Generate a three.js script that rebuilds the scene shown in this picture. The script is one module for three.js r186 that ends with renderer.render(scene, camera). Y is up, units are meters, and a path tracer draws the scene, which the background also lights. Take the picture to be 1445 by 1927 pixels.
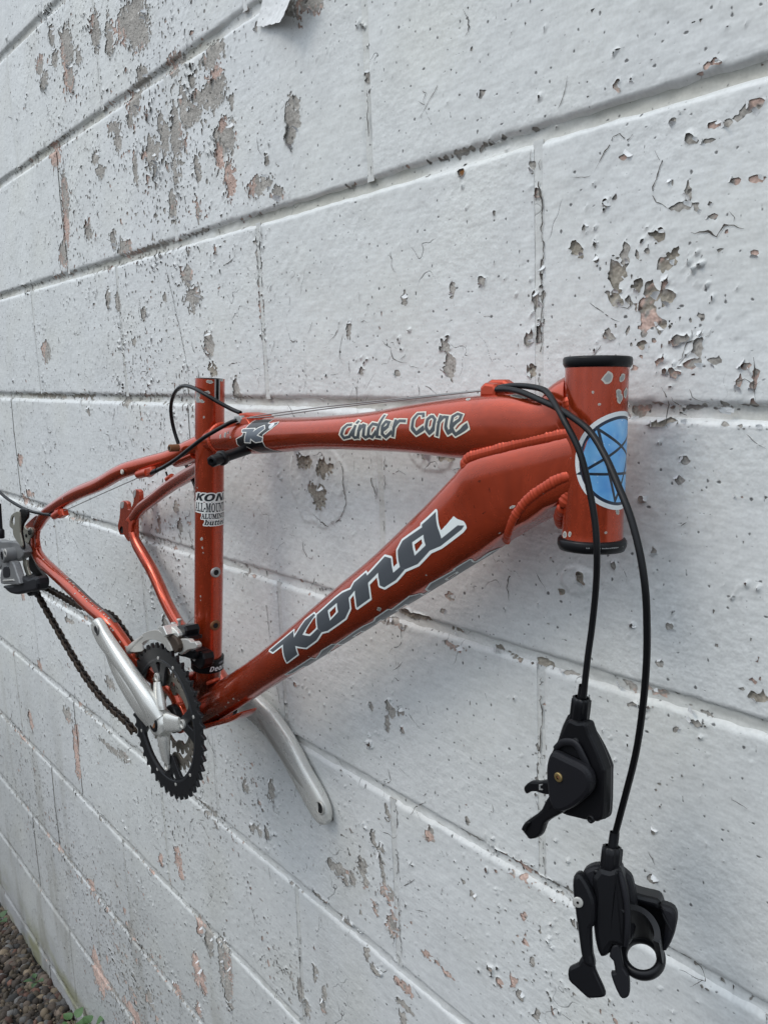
import * as THREE from 'three';
import { mergeGeometries, mergeVertices } from 'three/addons/utils/BufferGeometryUtils.js';

const V = (x, y, z) => new THREE.Vector3(x, y, z);

// ------------------------------------------------------------------ camera, sky, sun, exposure
const scene = new THREE.Scene();
const camera = new THREE.PerspectiveCamera(61.99, 767 / 1024, 0.02, 200);
camera.position.set(.4951,1.6931,.5709);
camera.quaternion.setFromRotationMatrix(new THREE.Matrix4().makeBasis(V(0.628071,-0.036406,-0.777304),V(-0.109493,0.984832,-0.134598),V(0.770414,0.169647,0.614559)));
camera.updateMatrixWorld(true);
const renderer = new THREE.WebGLRenderer({ antialias: true });
renderer.toneMapping = THREE.LinearToneMapping;
renderer.toneMappingExposure = 1.0;
renderer.shadowMap.enabled = true;
const SUN = V(-0.25, 0.8, 0.62).normalize();
const sun = new THREE.DirectionalLight(0xfff6ea, 0.9);
sun.position.copy(SUN).multiplyScalar(8);
sun.shadow.radius = 42;
sun.castShadow = true;
sun.shadow.mapSize.set(2048, 2048);
Object.assign(sun.shadow.camera, { left: -4, right: 4, top: 4, bottom: -4, near: 0.5, far: 20 });
scene.add(sun, sun.target);

// ------------------------------------------------------------------ noise
function rng(seed) { let s = seed >>> 0; return () => { s = (s + 0x6D2B79F5) >>> 0; let t = Math.imul(s ^ (s >>> 15), 1 | s); t = (t + Math.imul(t ^ (t >>> 7), 61 | t)) ^ t; return ((t ^ (t >>> 14)) >>> 0) / 4294967296; }; }
const PERM = new Uint8Array(512), GX = new Float32Array(256), GY = new Float32Array(256);
{ const r = rng(11), p = [...Array(256).keys()]; for (let i = 255; i > 0; i--) { const j = Math.floor(r() * (i + 1)); [p[i], p[j]] = [p[j], p[i]]; }
  for (let i = 0; i < 512; i++) PERM[i] = p[i & 255];
  for (let i = 0; i < 256; i++) { const a = r() * 6.28318; GX[i] = Math.cos(a); GY[i] = Math.sin(a); } }
function noise(x, y, per = 0) {              // gradient noise, about -0.7..0.7; per > 0 makes it tile
  const xf = Math.floor(x), yf = Math.floor(y), fx = x - xf, fy = y - yf;
  let x0 = xf, y0 = yf, x1 = xf + 1, y1 = yf + 1;
  if (per) { x0 = ((x0 % per) + per) % per; y0 = ((y0 % per) + per) % per; x1 = (x0 + 1) % per; y1 = (y0 + 1) % per; }
  x0 &= 255; y0 &= 255; x1 &= 255; y1 &= 255;
  const u = fx * fx * fx * (fx * (fx * 6 - 15) + 10), v = fy * fy * fy * (fy * (fy * 6 - 15) + 10);
  const a = PERM[PERM[x0] + y0], b = PERM[PERM[x1] + y0], c = PERM[PERM[x0] + y1], d = PERM[PERM[x1] + y1];
  const na = GX[a] * fx + GY[a] * fy, nb = GX[b] * (fx - 1) + GY[b] * fy, nc = GX[c] * fx + GY[c] * (fy - 1), nd = GX[d] * (fx - 1) + GY[d] * (fy - 1);
  return na + (nb - na) * u + (nc - na + (na - nb + nd - nc) * u) * v;
}
function fbm(x, y, o, per = 0) { let s = 0, a = 1; for (let i = 0; i < o; i++) { s += a * noise(x + i * 17.3 * (per ? 0 : 1), y + i * 9.1 * (per ? 0 : 1), per); a *= 0.5; x *= 2; y *= 2; per *= 2; } return s; }
const clamp = (x, a = 0, b = 1) => Math.min(b, Math.max(a, x));
const smooth = (a, b, x) => { const t = clamp((x - a) / (b - a)); return t * t * (3 - 2 * t); };
const lerp = (a, b, t) => a + (b - a) * t;

// overcast sky: brighter towards the zenith, with soft cloud masses all round
{
  const w = 512, h = 256, d = new Float32Array(w * h * 4);
  for (let j = 0; j < h; j++) for (let i = 0; i < w; i++) {
    const el = (j + 0.5) / h * Math.PI - Math.PI / 2, az = (i + 0.5) / w * 2 * Math.PI, k = (j * w + i) * 4, s = Math.sin(el);
    const dx = Math.cos(az) * Math.cos(el), dz = Math.sin(az) * Math.cos(el);
    const c = 1 + 0.35 * fbm(dx * 2.2 + s * 1.3 + 5, dz * 2.2 - s + 9, 4);
    const l = el > 0 ? (0.64 + 1.1 * s) * c : 0.14;
    d[k] = l * 0.9; d[k + 1] = l * 1.0; d[k + 2] = l * 1.12; d[k + 3] = 1;
  }
  const t = new THREE.DataTexture(d, w, h, THREE.RGBAFormat, THREE.FloatType);
  t.mapping = THREE.EquirectangularReflectionMapping; t.magFilter = THREE.LinearFilter; t.needsUpdate = true;
  scene.background = t; scene.environment = t;
}

// ------------------------------------------------------------------ helpers
const used = new Map();
function numbered(n) { const k = used.get(n) || 0; used.set(n, k + 1); return k ? `${n}_${String(k).padStart(3, '0')}` : n; }
function tag(o, label, category, group) { o.userData.label = label; o.userData.category = category; if (group) o.userData.group = group; return o; }
function thing(name, pos, label, category, group) { const g = new THREE.Group(); g.name = numbered(name); g.position.copy(pos); g.userData.base = pos.clone(); scene.add(g); return tag(g, label, category, group); }
function part(name, geo, mat, parent) {          // geometry in world coordinates, hung under its thing or part
  let root = parent; while (root && !root.userData.base) root = root.parent;
  if (Array.isArray(geo)) geo = merge(geo);
  const m = new THREE.Mesh(geo, mat); m.name = numbered(name); m.castShadow = m.receiveShadow = true;
  if (root && !geo.userData.local) { const b = root.userData.base; geo.translate(-b.x, -b.y, -b.z); geo.userData.local = true; }
  parent.add(m); return m;
}
function merge(list) { return mergeGeometries(list.map((g) => { const q = g.index ? g.toNonIndexed() : g; const r = new THREE.BufferGeometry(); for (const k of ['position', 'normal', 'uv']) r.setAttribute(k, q.attributes[k] || new THREE.BufferAttribute(new Float32Array(q.attributes.position.count * 2), 2)); return r; })); }
function texOf(data, w, h, srgb, repeat) { const t = new THREE.DataTexture(data, w, h, THREE.RGBAFormat); t.magFilter = THREE.LinearFilter; t.minFilter = THREE.LinearMipmapLinearFilter; t.generateMipmaps = true; if (srgb) t.colorSpace = THREE.SRGBColorSpace; if (repeat) t.wrapS = t.wrapT = THREE.RepeatWrapping; t.needsUpdate = true; return t; }
const lin = (r, g, b) => new THREE.Color().setRGB(r, g, b);

// ================================================================== THE WALL
const H = 0.225, Y0 = 1.65, WX0 = -4.05, WX1 = 2.025, GROUND_ROW = -8, TOP_ROW = 7;
const BEND = { 3: [-0.026, -0.0378, -1.4, -1], 2: [-0.0017, 0.0039, -1.5, -0.4, 0.0093], 0: [-0.0026, 0.0009, -1.7, 0.2], '-1': [0.0064, -0.0019, -1.7, 0.2], '-2': [-0.0011, 0.001, -1.5, 0.2], '-3': [-0.0107, -0.0012, -1.9, -0.1] };
function bedDrift(k, x) {                          // the courses are not laid dead level
  const b = BEND[k]; if (!b) return 0.0025 * noise(x * 1.3, k * 3.7);
  const xc = clamp(x, b[2], b[3]); return b.length > 4 ? b[0] * xc * xc + b[1] * xc + b[4] : b[0] * xc + b[1];
}
function warpY(x, y) { const r = (y - Y0) / H, k = Math.floor(r), t = r - k; return y + lerp(bedDrift(k, x), bedDrift(k + 1, x), smooth(0, 1, t)); }
// places where the paint has come off: centre, half width, half height, what shows (0 grey render, 1 old pink paint, 2 open concrete, 3 rust)
const BARE = [
[-.7689,2.2025,.0545,.028,0], [-.3086,2.0715,.0351,.0132,0], [-.3597,2.0835,.0211,.0105,0], [-.4265,2.0806,.0058,.0055,0], [-.2226,1.9761,.0043,.0049,0], [-.742,2.1765,.0353,.0252,0], [-.8476,2.2045,.0139,.0322,0], [-.8981,2.2311,.0168,.0314,0], [-1.0283,2.2444,.0289,.0351,0], [-1.0272,2.1941,.0218,.0233,0], [-1.1663,2.2526,.0221,.0163,0], [-1.1496,2.2214,.0191,.0148,0], [-1.0918,2.285,.0128,.0171,0], [-1.0858,2.2415,.0128,.0173,0], [-.9781,2.2152,.0115,.0165,0],
[-.5312,2.0809,.0299,.0144,0], [-.526,2.0589,.0135,.0084,1], [-.5334,2.0375,.0302,.0183,0], [-.5814,2.0409,.0264,.0101,0], [-.6231,2.0443,.0124,.0259,0], [-.6023,2.026,.0302,.0116,0], [-.6501,2.0115,.0161,.0348,0], [-.6615,1.966,.0099,.0233,0], [-.6866,2.0172,.0101,.0246,0], [-.7282,2.0063,.0213,.0197,0], [-.6964,2.0399,.0085,.015,0], [-.6775,1.9243,.0101,.0169,0], [-.5999,1.9052,.0061,.0149,0], [-.5945,1.9591,.0075,.0145,0], [-.5894,2.0672,.0074,.0088,0],
[-.5132,1.9821,.0229,.0185,0], [-.533,1.9618,.0083,.0189,1], [-.5078,1.9312,.0148,.0226,1], [-.5181,1.9971,.0122,.0074,1], [-.6298,2.052,.0047,.0078,1], [-.4368,1.9122,.0269,.0096,0], [-.3998,1.8967,.0151,.0071,0], [-.3579,1.9713,.015,.0198,0], [-.3642,1.9523,.0087,.0123,0], [-.418,1.9366,.0047,.007,0], [-.4922,2.0161,.0052,.0084,0],
[-.744,2.113,.0178,.015,0], [-.8624,2.0696,.0247,.0089,0], [-.8479,2.0493,.0162,.0164,0], [-.638,2.0986,.0188,.0167,0], [-.7761,2.0876,.0223,.0169,0], [-.7967,2.0656,.0115,.0115,0], [-.946,2.0437,.0181,.011,0], [-.924,2.0188,.02,.0079,0], [-1.1351,2.0812,.0219,.0172,1], [-1.1024,2.0097,.0187,.0416,0], [-1.112,1.9579,.0163,.032,1], [-1.139,1.9147,.0224,.0201,0], [-1.0069,1.9414,.0147,.0152,0], [-.8555,1.8925,.0251,.0127,0], [-.8996,1.9114,.0131,.0113,0],[-.7247,1.9866,.0071,.0213,0],[-.7916,1.9963,.0077,.025,0],
[-.6483,1.8274,.0181,.0129,0], [-.6369,1.7957,.0245,.0159,0], [-.5974,1.7291,.0141,.0173,0], [-.5904,1.6925,.0125,.0073,2], [-.5268,1.6646,.0086,.0155,0], [-1.2912,1.7424,.023,.0209,0], [-.9416,1.8222,.0116,.0154,0], [-.9046,1.8123,.0089,.0185,0], [-.8032,1.7865,.01,.0096,0], [-.8536,1.7445,.0085,.0067,0], [-.7226,1.8042,.0072,.0076,0], [-1.0843,1.6279,.0109,.0059,0], [-.9085,1.6446,.0114,.0089,0],
[.1534,1.8847,.0079,.0044,1], [.1813,1.8495,.0097,.0027,0], [.172,1.847,.0092,.0027,0], [.1597,1.8464,.0055,.0017,1], [.1405,1.842,.0046,.0028,0], [.1548,1.8375,.0072,.0021,0], [.0844,1.8408,.0043,.003,1], [.1242,1.8566,.0034,.0018,0], [.1325,1.8635,.0025,.0025,0], [.0776,1.8916,.0029,.0034,0], [.0902,1.8946,.0018,.0026,0], [-.0623,1.9219,.0051,.0022,0], [.1866,1.8539,.0059,.002,1],
[.0401,1.7799,.0069,.0074,2], [.059,1.7654,.0026,.0057,0], [.0792,1.7564,.0059,.0136,2], [.0784,1.7384,.0064,.0073,2], [.0868,1.7702,.0029,.0079,0], [.1145,1.7794,.0063,.0045,2], [.1277,1.7646,.0048,.0049,2], [.1212,1.7578,.0071,.0038,2], [.1099,1.739,.0055,.007,2], [.1215,1.7425,.0036,.0069,1], [.1235,1.7347,.0045,.0054,2], [.0995,1.7445,.0042,.0055,2], [.1054,1.7284,.0065,.0031,2], [.1204,1.7149,.0063,.0031,2], [.104,1.7008,.0042,.0036,2], [.1177,1.71,.0027,.002,0], [.1335,1.7034,.007,.0023,0], [.1512,1.6989,.0025,.009,0], [.1448,1.6839,.0077,.0027,0], [.1623,1.6872,.0049,.0034,0], [.0707,1.7096,.0061,.0033,0], [.0579,1.7809,.0026,.0032,0],
[.1252,1.813,.0022,.0051,0], [.1334,1.7963,.0086,.0022,0], [.139,1.8077,.0021,.0058,0], [.1468,1.7931,.0021,.0029,0], [.1742,1.8071,.0046,.0024,1], [.1891,1.8075,.0081,.0017,1], [.1899,1.7586,.003,.0024,1], [.1576,1.7868,.0032,.0014,0], [.0687,1.8093,.0025,.0047,0], [.0761,1.8139,.0024,.0019,0], [.1561,1.7963,.0024,.0018,0], [.182,1.6736,.0023,.0073,0], [.1856,1.683,.0039,.0018,0], [.1918,1.6702,.0023,.0033,0], [.1319,1.6783,.0053,.002,0], [.0485,1.7952,.0021,.002,0], [.1229,1.6804,.0018,.002,0],
[.0003,1.8275,.0035,.0046,0], [-.0059,1.853,.0023,.0059,0], [.0044,1.7619,.0017,.0104,0], [-.0027,1.7416,.0041,.0071,0], [.0032,1.7446,.0018,.0079,0], [-.0108,1.7099,.0042,.0063,0], [-.0006,1.7162,.0018,.0098,0], [-.0081,1.6826,.0048,.0064,2], [.0042,1.727,.0018,.0053,0], [-.1165,1.7087,.006,.006,0], [-.1112,1.6894,.0067,.0131,0], [-.1757,1.7582,.0041,.0057,0], [-.0673,1.7654,.0047,.0047,0], [-.2708,1.7319,.0049,.0091,0], [-.2509,1.6856,.0048,.0046,0], [-.1914,1.6825,.0034,.0043,0], [.1119,1.6541,.0211,.002,0], [.1521,1.6524,.0255,.0015,0], [.1238,1.6422,.0228,.0016,2], [.1851,1.6418,.0141,.0019,0], [.0953,1.6501,.0068,.0029,0], [.0936,1.4255,.0103,.0032,0], [.1178,1.4268,.0127,.0027,0], [.1601,1.4225,.0097,.0021,0], [.1066,1.4108,.0131,.0018,0], [.1545,1.4121,.0081,.0022,0], [.2044,1.4475,.0063,.0032,2], [-.1789,1.431,.0265,.0036,2], [-.2093,1.4149,.0205,.0037,0], [-.1077,1.4268,.0171,.0022,2], [-.1159,1.4114,.0127,.0034,0], [-.0369,1.4218,.0204,.0021,2], [.0022,1.4214,.0138,.0025,2], [-1.3301,1.6528,.1029,.0033,2], [-1.1278,1.652,.057,.004,2], [.0327,1.4213,.0095,.002,0], [.1934,1.6792,.0038,.0051,0], [-.0899,1.8625,.0027,.0027,3], [-.1037,1.7607,.0029,.0068,0],
[-.3425,1.5404,.0135,.0143,2], [-.3697,1.5803,.0163,.0078,2], [-.3284,1.5766,.0154,.0102,2], [-.3553,1.5489,.0092,.0079,2], [-.1461,1.6056,.0129,.0075,2], [-.1188,1.6008,.0092,.0047,2],
[.1052,1.5817,.0039,.0034,0], [.1415,1.6142,.0035,.0036,0], [.1365,1.599,.0036,.0032,0], [.1146,1.542,.0034,.0047,0], [.0788,1.5251,.0031,.0036,0], [.0458,1.5091,.0051,.0056,2], [.0245,1.4925,.0024,.0024,2], [.1329,1.4853,.0037,.0034,0], [.099,1.476,.003,.0022,1], [.1826,1.5902,.004,.0015,0], [.1372,1.3606,.0024,.0018,0], [.1391,1.4019,.0028,.0022,0], [.1211,1.2612,.004,.0034,0], [.1231,1.4528,.0029,.0022,0], [.1202,1.3051,.0025,.0028,0], [-.1189,1.4624,.0055,.0034,0], [-.1299,1.4445,.004,.0028,0],
[-.2216,1.3095,.0068,.0097,0], [-.2037,1.3118,.0056,.0051,0], [-.2286,1.2881,.0049,.0105,0], [-.2021,1.2889,.0038,.0045,0], [-.2593,1.302,.0052,.0054,0], [-.2625,1.2519,.0042,.0055,0], [-.5006,1.098,.009,.0188,0], [-.5792,1.0743,.0084,.0127,0], [-.5667,1.0102,.0066,.0092,0], [-.5446,1.0128,.0065,.0081,0], [-.5212,1.0197,.0063,.0089,0], [-.0997,1.2216,.0032,.0049,0], [.0028,1.2997,.0052,.0043,0],
[-.3462,1.0482,.0184,.0079,0], [-.3278,1.0442,.006,.0093,0], [-.2896,1.0794,.009,.0119,0], [-.3114,1.0514,.007,.0061,0], [-.2822,1.0598,.0056,.0067,0], [-.2475,1.0796,.0052,.0188,0], [-.2521,1.1054,.0042,.0158,0], [-.2341,1.0286,.0093,.0161,0], [-.2372,1.0636,.0041,.0144,0], [-.236,1.1743,.0051,.0097,0], [-.2631,1.1284,.0043,.0115,0], [-.247,1.1217,.0052,.0071,0], [-.2668,1.0343,.0055,.009,0], [-.3929,.985,.0185,.005,0],[-.3349,.9799,.0171,.0048,0],
[-.163,1.1764,.0081,.0059,1], [-.1591,1.1838,.0045,.0052,0], [-.218,.955,.0143,.0067,1], [-.2722,.9461,.0134,.0054,0], [-.2153,.93,.0164,.0045,0], [-.2212,.9117,.0062,.0106,0], [-.2888,.959,.0057,.0094,0], [-.4544,.8058,.0074,.0184,0], [-.4398,.7846,.0073,.0128,0], [-.3972,.8157,.0082,.0106,0], [-.4119,.8568,.0055,.0141,0], [-.3899,.841,.0054,.0122,0], [-.8506,.8255,.0141,.0228,1], [-.8411,.806,.0117,.0137,1], [-.9283,.7937,.0102,.0107,1], [-.8103,.635,.0138,.0355,1], [-.7859,.6195,.0112,.0258,1], [-.7825,.7317,.0111,.0158,1], [-.7478,.7249,.0149,.0245,0], [-.9109,.533,.0207,.0128,1], [-.8136,.5485,.014,.017,1], [-1.3668,.2876,.0399,.0399,1], [-1.3829,.3318,.0201,.0231,1], [-1.1646,.3203,.047,.0152,1], [-1.0494,.4244,.0179,.0197,0], [-.6873,.6988,.014,.0653,0], [-.7084,.7066,.0082,.0439,0], [-1.1318,.5377,.0192,.0169,0], [-1.3589,.5311,.0194,.0155,1],
[-1.3667,.8444,.0152,.0513,1], [-1.3473,.902,.0112,.0195,1], [-1.3961,.9243,.0271,.0169,0], [-1.1349,.9345,.0679,.0063,0], [-1.0672,.9425,.0289,.0097,0], [-1.5788,.9938,.0178,.0119,1], [-1.7052,.8196,.0149,.0228,1], [-1.1104,1.0849,.0237,.0119,0], [-1.3176,1.1735,.0284,.0051,0], [-1.5554,1.429,.0169,.0103,1], [-1.5527,1.5157,.0167,.0125,1], [-1.6527,1.1687,.0139,.0145,1], [-1.5055,1.4459,.0243,.0075,1], [-.8238,1.2806,.0087,.0155,0], [-.7322,1.4604,.0077,.0104,0], [-.8115,1.4552,.0063,.0127,0], [-.7403,1.4891,.0077,.0103,0],
[-.1478,1.0231,.0126,.0027,1], [-.1692,1.0242,.0093,.0035,1], [-.1375,1.0191,.0088,.0027,1], [-.0279,1.0605,.0043,.0061,0], [-.0685,1.0655,.0039,.0038,0], [-.0108,1.0876,.0028,.0042,0], [-.007,1.049,.0048,.0036,0], [.0134,1.0679,.0027,.0058,1], [-.0558,1.0582,.0038,.0044,1], [.0451,1.1792,.0085,.0027,0], [-.0404,1.1898,.0043,.0029,0], [-.073,1.1766,.0038,.0024,0], [-.1099,1.1467,.0033,.0032,0], [-.0941,1.1384,.004,.0044,0], [.0138,1.1865,.0032,.0022,0], [-.012,1.1081,.0028,.0053,0],
];
const BARE_GRID = new Map();
for (const b of BARE) { const R = Math.max(b[2], b[3]) * 1.9; for (let i = Math.floor((b[0] - R) / 0.1); i <= Math.floor((b[0] + R) / 0.1); i++) for (let j = Math.floor((b[1] - R) / 0.1); j <= Math.floor((b[1] + R) / 0.1); j++) { const k = i * 1000 + j; BARE_GRID.has(k) ? BARE_GRID.get(k).push(b) : BARE_GRID.set(k, [b]); } }
// where small chips gather: centre, radius, strength
const RASH = [[-1.7873,.5807, .5, .45], [-1.441,.5119, .3, .5], [-.6636,.9703, .2, .4], [-.6531,2.0135, .34, .55], [-1.0314,2.1885, .3, .4], [-1.044,1.9573, .3, .35], [-.2811,1.0776, .12, .56], [.1082,1.7282, .085, .62], [-.5538,1.0518, .14, .5], [-.8524,.8892, .2, .4], [-1.1802,.3827, .45, .6], [-.4924,.7959, .12, .6], [-1.5025,1.4095, .4, .35], [-.8466,1.6968, .22, .4], [-.8115,1.4552, .2, .45], [-1.301,1.0215, .3, .3], [-.2301,1.7198, .07, .35], [-.0133,1.1131, .14, .45], [-.6821,1.6473, .1, .5], [-.2568,1.2936, .08, .3], [-1.4752,1.7074, .4, .25], [-.3767,1.6889, .08, .3]];
const scratch = { phi: 1, type: 0, jointness: 0 };
function paintAt(x, y) {                          // > 0: paint holds; < 0: it is gone
  const n1 = noise(x * 62, y * 62), n2 = noise(x * 150 + 7, y * 150), n3 = noise(x * 330, y * 330 + 3), n0 = noise(x * 23, y * 23);
  let rash = 0.16 + 0.2 * noise(x * 2.1 + 3, y * 2.1);
  for (const r of RASH) { const dx = x - r[0], dy = y - r[1], d = dx * dx + dy * dy, R = r[2] * r[2]; if (d < R * 4) rash = Math.max(rash, r[3] * Math.exp(-d / R * 1.4) + 0.05); }
  let phi = 0.74 - 0.66 * rash - (0.75 * n1 + 0.42 * n2 + 0.32 * n3) - 0.5 * Math.max(0, n0) * (0.4 + rash), type = n0 + 0.5 * n1 > 0.42 ? 1 : 0;
  const list = BARE_GRID.get(Math.floor(x / 0.1) * 1000 + Math.floor(y / 0.1));
  if (list) {
    const wx = 0.006 * noise(x * 55 + 40, y * 55) + 0.0035 * noise(x * 140, y * 140 + 50) + 0.0012 * n3, wy = 0.006 * noise(x * 55 - 40, y * 55 + 9) + 0.0035 * noise(x * 140 + 20, y * 140 - 50);
    for (const b of list) {
      const k = Math.min(1, Math.max(b[2], b[3]) / 0.016), dx = (x + wx * k - b[0]) / (b[2] * 1.0), dy = (y + wy * k - b[1]) / (b[3] * 1.0), d = Math.sqrt(dx * dx + dy * dy);
      const f = (d - 0.95) * 0.9 + 0.45 * n1 + 1.35 * (Math.abs(n2) - 0.21) + 1.0 * (Math.abs(noise(x * 250 + 30, y * 250)) - 0.2) + 0.45 * n3;
      if (f < phi) { phi = f; if (f < 0.35) type = b[4]; }
    }
  }
  phi = Math.min(phi, FLECK(x, y, rash), Math.abs(noise(x * 40 + 5 + 0.4 * n2, y * 40 + 0.4 * n3)) * 3.2 - 0.14 + (0.78 - rash) * 1.3 + 0.3 * n3);
  // thin paint along the mortar joints flakes sooner
  const r = (y - Y0) / H, e = Math.abs(r - Math.round(r)) * H;
  if (e < 0.02) { const j = (1 - e / 0.02); phi -= j * (0.42 * smooth(0.1, 0.5, noise(x * 5, Math.round(r) * 7.7)) + 0.1 * smooth(-0.5, -1.2, x) - 0.14 * smooth(-0.9, -0.4, x)); }
  const sv = Math.abs(e - 0.0058), row = Math.floor(r), sh = row & 1 ? 0.225 : 0, fx = ((x - WX0 + sh) / 0.45 + 40), ex = Math.abs(fx - Math.round(fx)) * 0.45, sx = Math.abs(ex - 0.0046);
  if (sv < 0.0035) phi -= 0.62 * (1 - sv / 0.0035) * smooth(-0.05, 0.45, noise(x * 7, Math.round(r) * 3.1 + (r > Math.round(r) ? 9 : 0)) + 0.4 * noise(x * 40, r * 9) + (r > Math.round(r) ? 0.12 : -0.05));
  if (sx < 0.003 && e > 0.01) phi -= (x < -0.7 ? 0.4 : 0.62) * (1 - sx / 0.003) * smooth(0.05, 0.55, noise(y * 8, Math.round(fx) * 5.7 + row) + 0.5 * noise(y * 45, fx));
  scratch.phi = phi; scratch.type = type;
  return phi;
}
const MENDED = [[-.3453,1.5594,.0565,.0531,0], [-.1405,1.6059,.0351,.0214,0], [.0413,1.506,.0171,.0122,0]];
function flake(x, y, c, out) {                      // paint breaks along a net of small angular pieces: pull (x, y) towards its piece's centre
  const gx = Math.floor(x / c), gy = Math.floor(y / c); let best = 9, bx = x, by = y;
  for (let i = -1; i <= 1; i++) for (let j = -1; j <= 1; j++) { const h = PERM[(PERM[(gx + i) & 255] + gy + j) & 255], px = (gx + i + (h & 15) / 15) * c, py = (gy + j + (h >> 4) / 15) * c, d = ((px - x) ** 2 + (py - y) ** 2) / (c * c); if (d < best) { best = d; bx = px; by = py; } }
  out[0] = bx; out[1] = by;
}
const FLECK = (x, y, rash) => 0.7 - 0.13 * smooth(-0.3, -0.8, x) - 0.5 * rash - 1.15 * noise(x * 210 + 90, y * 210) - 0.35 * noise(x * 90, y * 90 + 20);
const _f1 = [0, 0], _f2 = [0, 0];
function coatAt(x, y) { flake(x, y, 0.0085, _f1); flake(x + 7, y + 3, 0.0043, _f2); return paintAt(0.6 * x + 0.22 * _f1[0] + 0.18 * (_f2[0] - 7), 0.6 * y + 0.22 * _f1[1] + 0.18 * (_f2[1] - 3)); }
function lumps(x, y) {                            // thick old paint over pitted block, metres
  const m = noise(x * 3.1 + 50, y * 3.1), c = noise(x * 34, y * 34), d = noise(x * 82 + 9, y * 82), e = noise(x * 11, y * 11);
  const diag = noise((x * 0.8 + y * 0.6) * 40, (y * 0.8 - x * 0.6) * 150);
  let rough = 0; for (const p of MENDED) { const d = Math.hypot((x - p[0]) / p[2], (y - p[1]) / p[3]) + 0.25 * c; if (d < 1.1) rough = Math.max(rough, smooth(1.04, 0.98, d)); }
  return rough * (0.0014 + 0.0007 * noise(x * 130, y * 130) + 0.0006 * noise(x * 260, y * 260 + 4)) + 0.0011 * e + (0.00042 + 0.0003 * m) * c + 0.00032 * d + 0.00026 * diag * smooth(-0.2, 0.4, m + 0.2);
}

// textures shared by the blocks: brushed paint (colour, relief) and open concrete (colour, relief)
const TS = 1024;
function tile(fn, srgb) { const d = new Uint8Array(TS * TS * 4), o = [0, 0, 0]; for (let j = 0; j < TS; j++) for (let i = 0; i < TS; i++) { fn(i / TS, j / TS, o); const k = (j * TS + i) * 4; d[k] = clamp(o[0]) * 255; d[k + 1] = clamp(o[1]) * 255; d[k + 2] = clamp(o[2]) * 255; d[k + 3] = 255; } return texOf(d, TS, TS, srgb, true); }
const paintRelief = tile((u, v, o) => {
    const rough = smooth(-0.25, 0.3, noise(u * 4 + 0.5, v * 4, 4)), h = 0.5 + 0.34 * noise(u * 64, v * 64, 64) + (0.08 + 0.2 * rough) * noise(u * 150, v * 150, 150) + (0.04 + 0.12 * rough) * noise(u * 384 , v * 384, 384) + 0.14 * noise(u * 40, v * 180, 20);
  const cr = Math.abs(noise(u * 14 + 0.35 * noise(u * 40, v * 40, 40), v * 14 + 0.35 * noise(u * 40, v * 40, 40), 14)), on = smooth(0.26, 0.42, noise(u * 6, v * 6, 6));
  const crack = on * (1 - smooth(0.004, 0.014, cr));
  const pit = smooth(0.46, 0.54, noise(u * 128 + 0.5, v * 128, 128));
  o[0] = o[1] = o[2] = h - 0.35 * crack - 0.5 * pit;
});
const paintColor = tile((u, v, o) => {
  const cr = Math.abs(noise(u * 14 + 0.35 * noise(u * 40, v * 40, 40), v * 14 + 0.35 * noise(u * 40, v * 40, 40), 14)), on = smooth(0.26, 0.42, noise(u * 6, v * 6, 6));
  const crack = on * (1 - smooth(0.003, 0.011, cr)), pit = smooth(0.46, 0.54, noise(u * 128 + 0.5, v * 128, 128));
  const g = 0.985 + 0.03 * noise(u * 9, v * 9, 9) + 0.03 * noise(u * 64, v * 64, 64) + 0.045 * noise(u * 256, v * 256, 256), y = 0.02 * Math.max(0, noise(u * 5, v * 5, 5));
  const k = 1 - 0.55 * crack - 0.5 * pit;
  o[0] = g * k; o[1] = (g - 0.3 * y) * k; o[2] = (g - 1.4 * y) * k;
}, true);
const bareRelief = tile((u, v, o) => { const h = 0.55 + 0.3 * noise(u * 64, v * 64, 64) + 0.3 * noise(u * 150, v * 150, 150) + 0.22 * noise(u * 300, v * 300, 300) - 0.5 * smooth(0.35, 0.5, noise(u * 110, v * 110, 110)); o[0] = o[1] = o[2] = h; });
const bareColor = tile((u, v, o) => { const g = 0.9 + 0.1 * noise(u * 30, v * 30, 30) + 0.1 * noise(u * 120, v * 120, 120) + 0.12 * noise(u * 300, v * 300, 300) - 0.3 * smooth(0.36, 0.5, noise(u * 110, v * 110, 110)); o[0] = g; o[1] = g * 0.99; o[2] = g * 0.97; }, true);
const paintMat = new THREE.MeshStandardMaterial({ name: 'flaking white paint', vertexColors: true, map: paintColor, bumpMap: paintRelief, bumpScale: 0.0008, roughness: 0.5, side: THREE.DoubleSide });
const bareMat = new THREE.MeshStandardMaterial({ name: 'bare concrete', vertexColors: true, map: bareColor, bumpMap: bareRelief, bumpScale: 0.0016, roughness: 0.92 });

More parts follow.
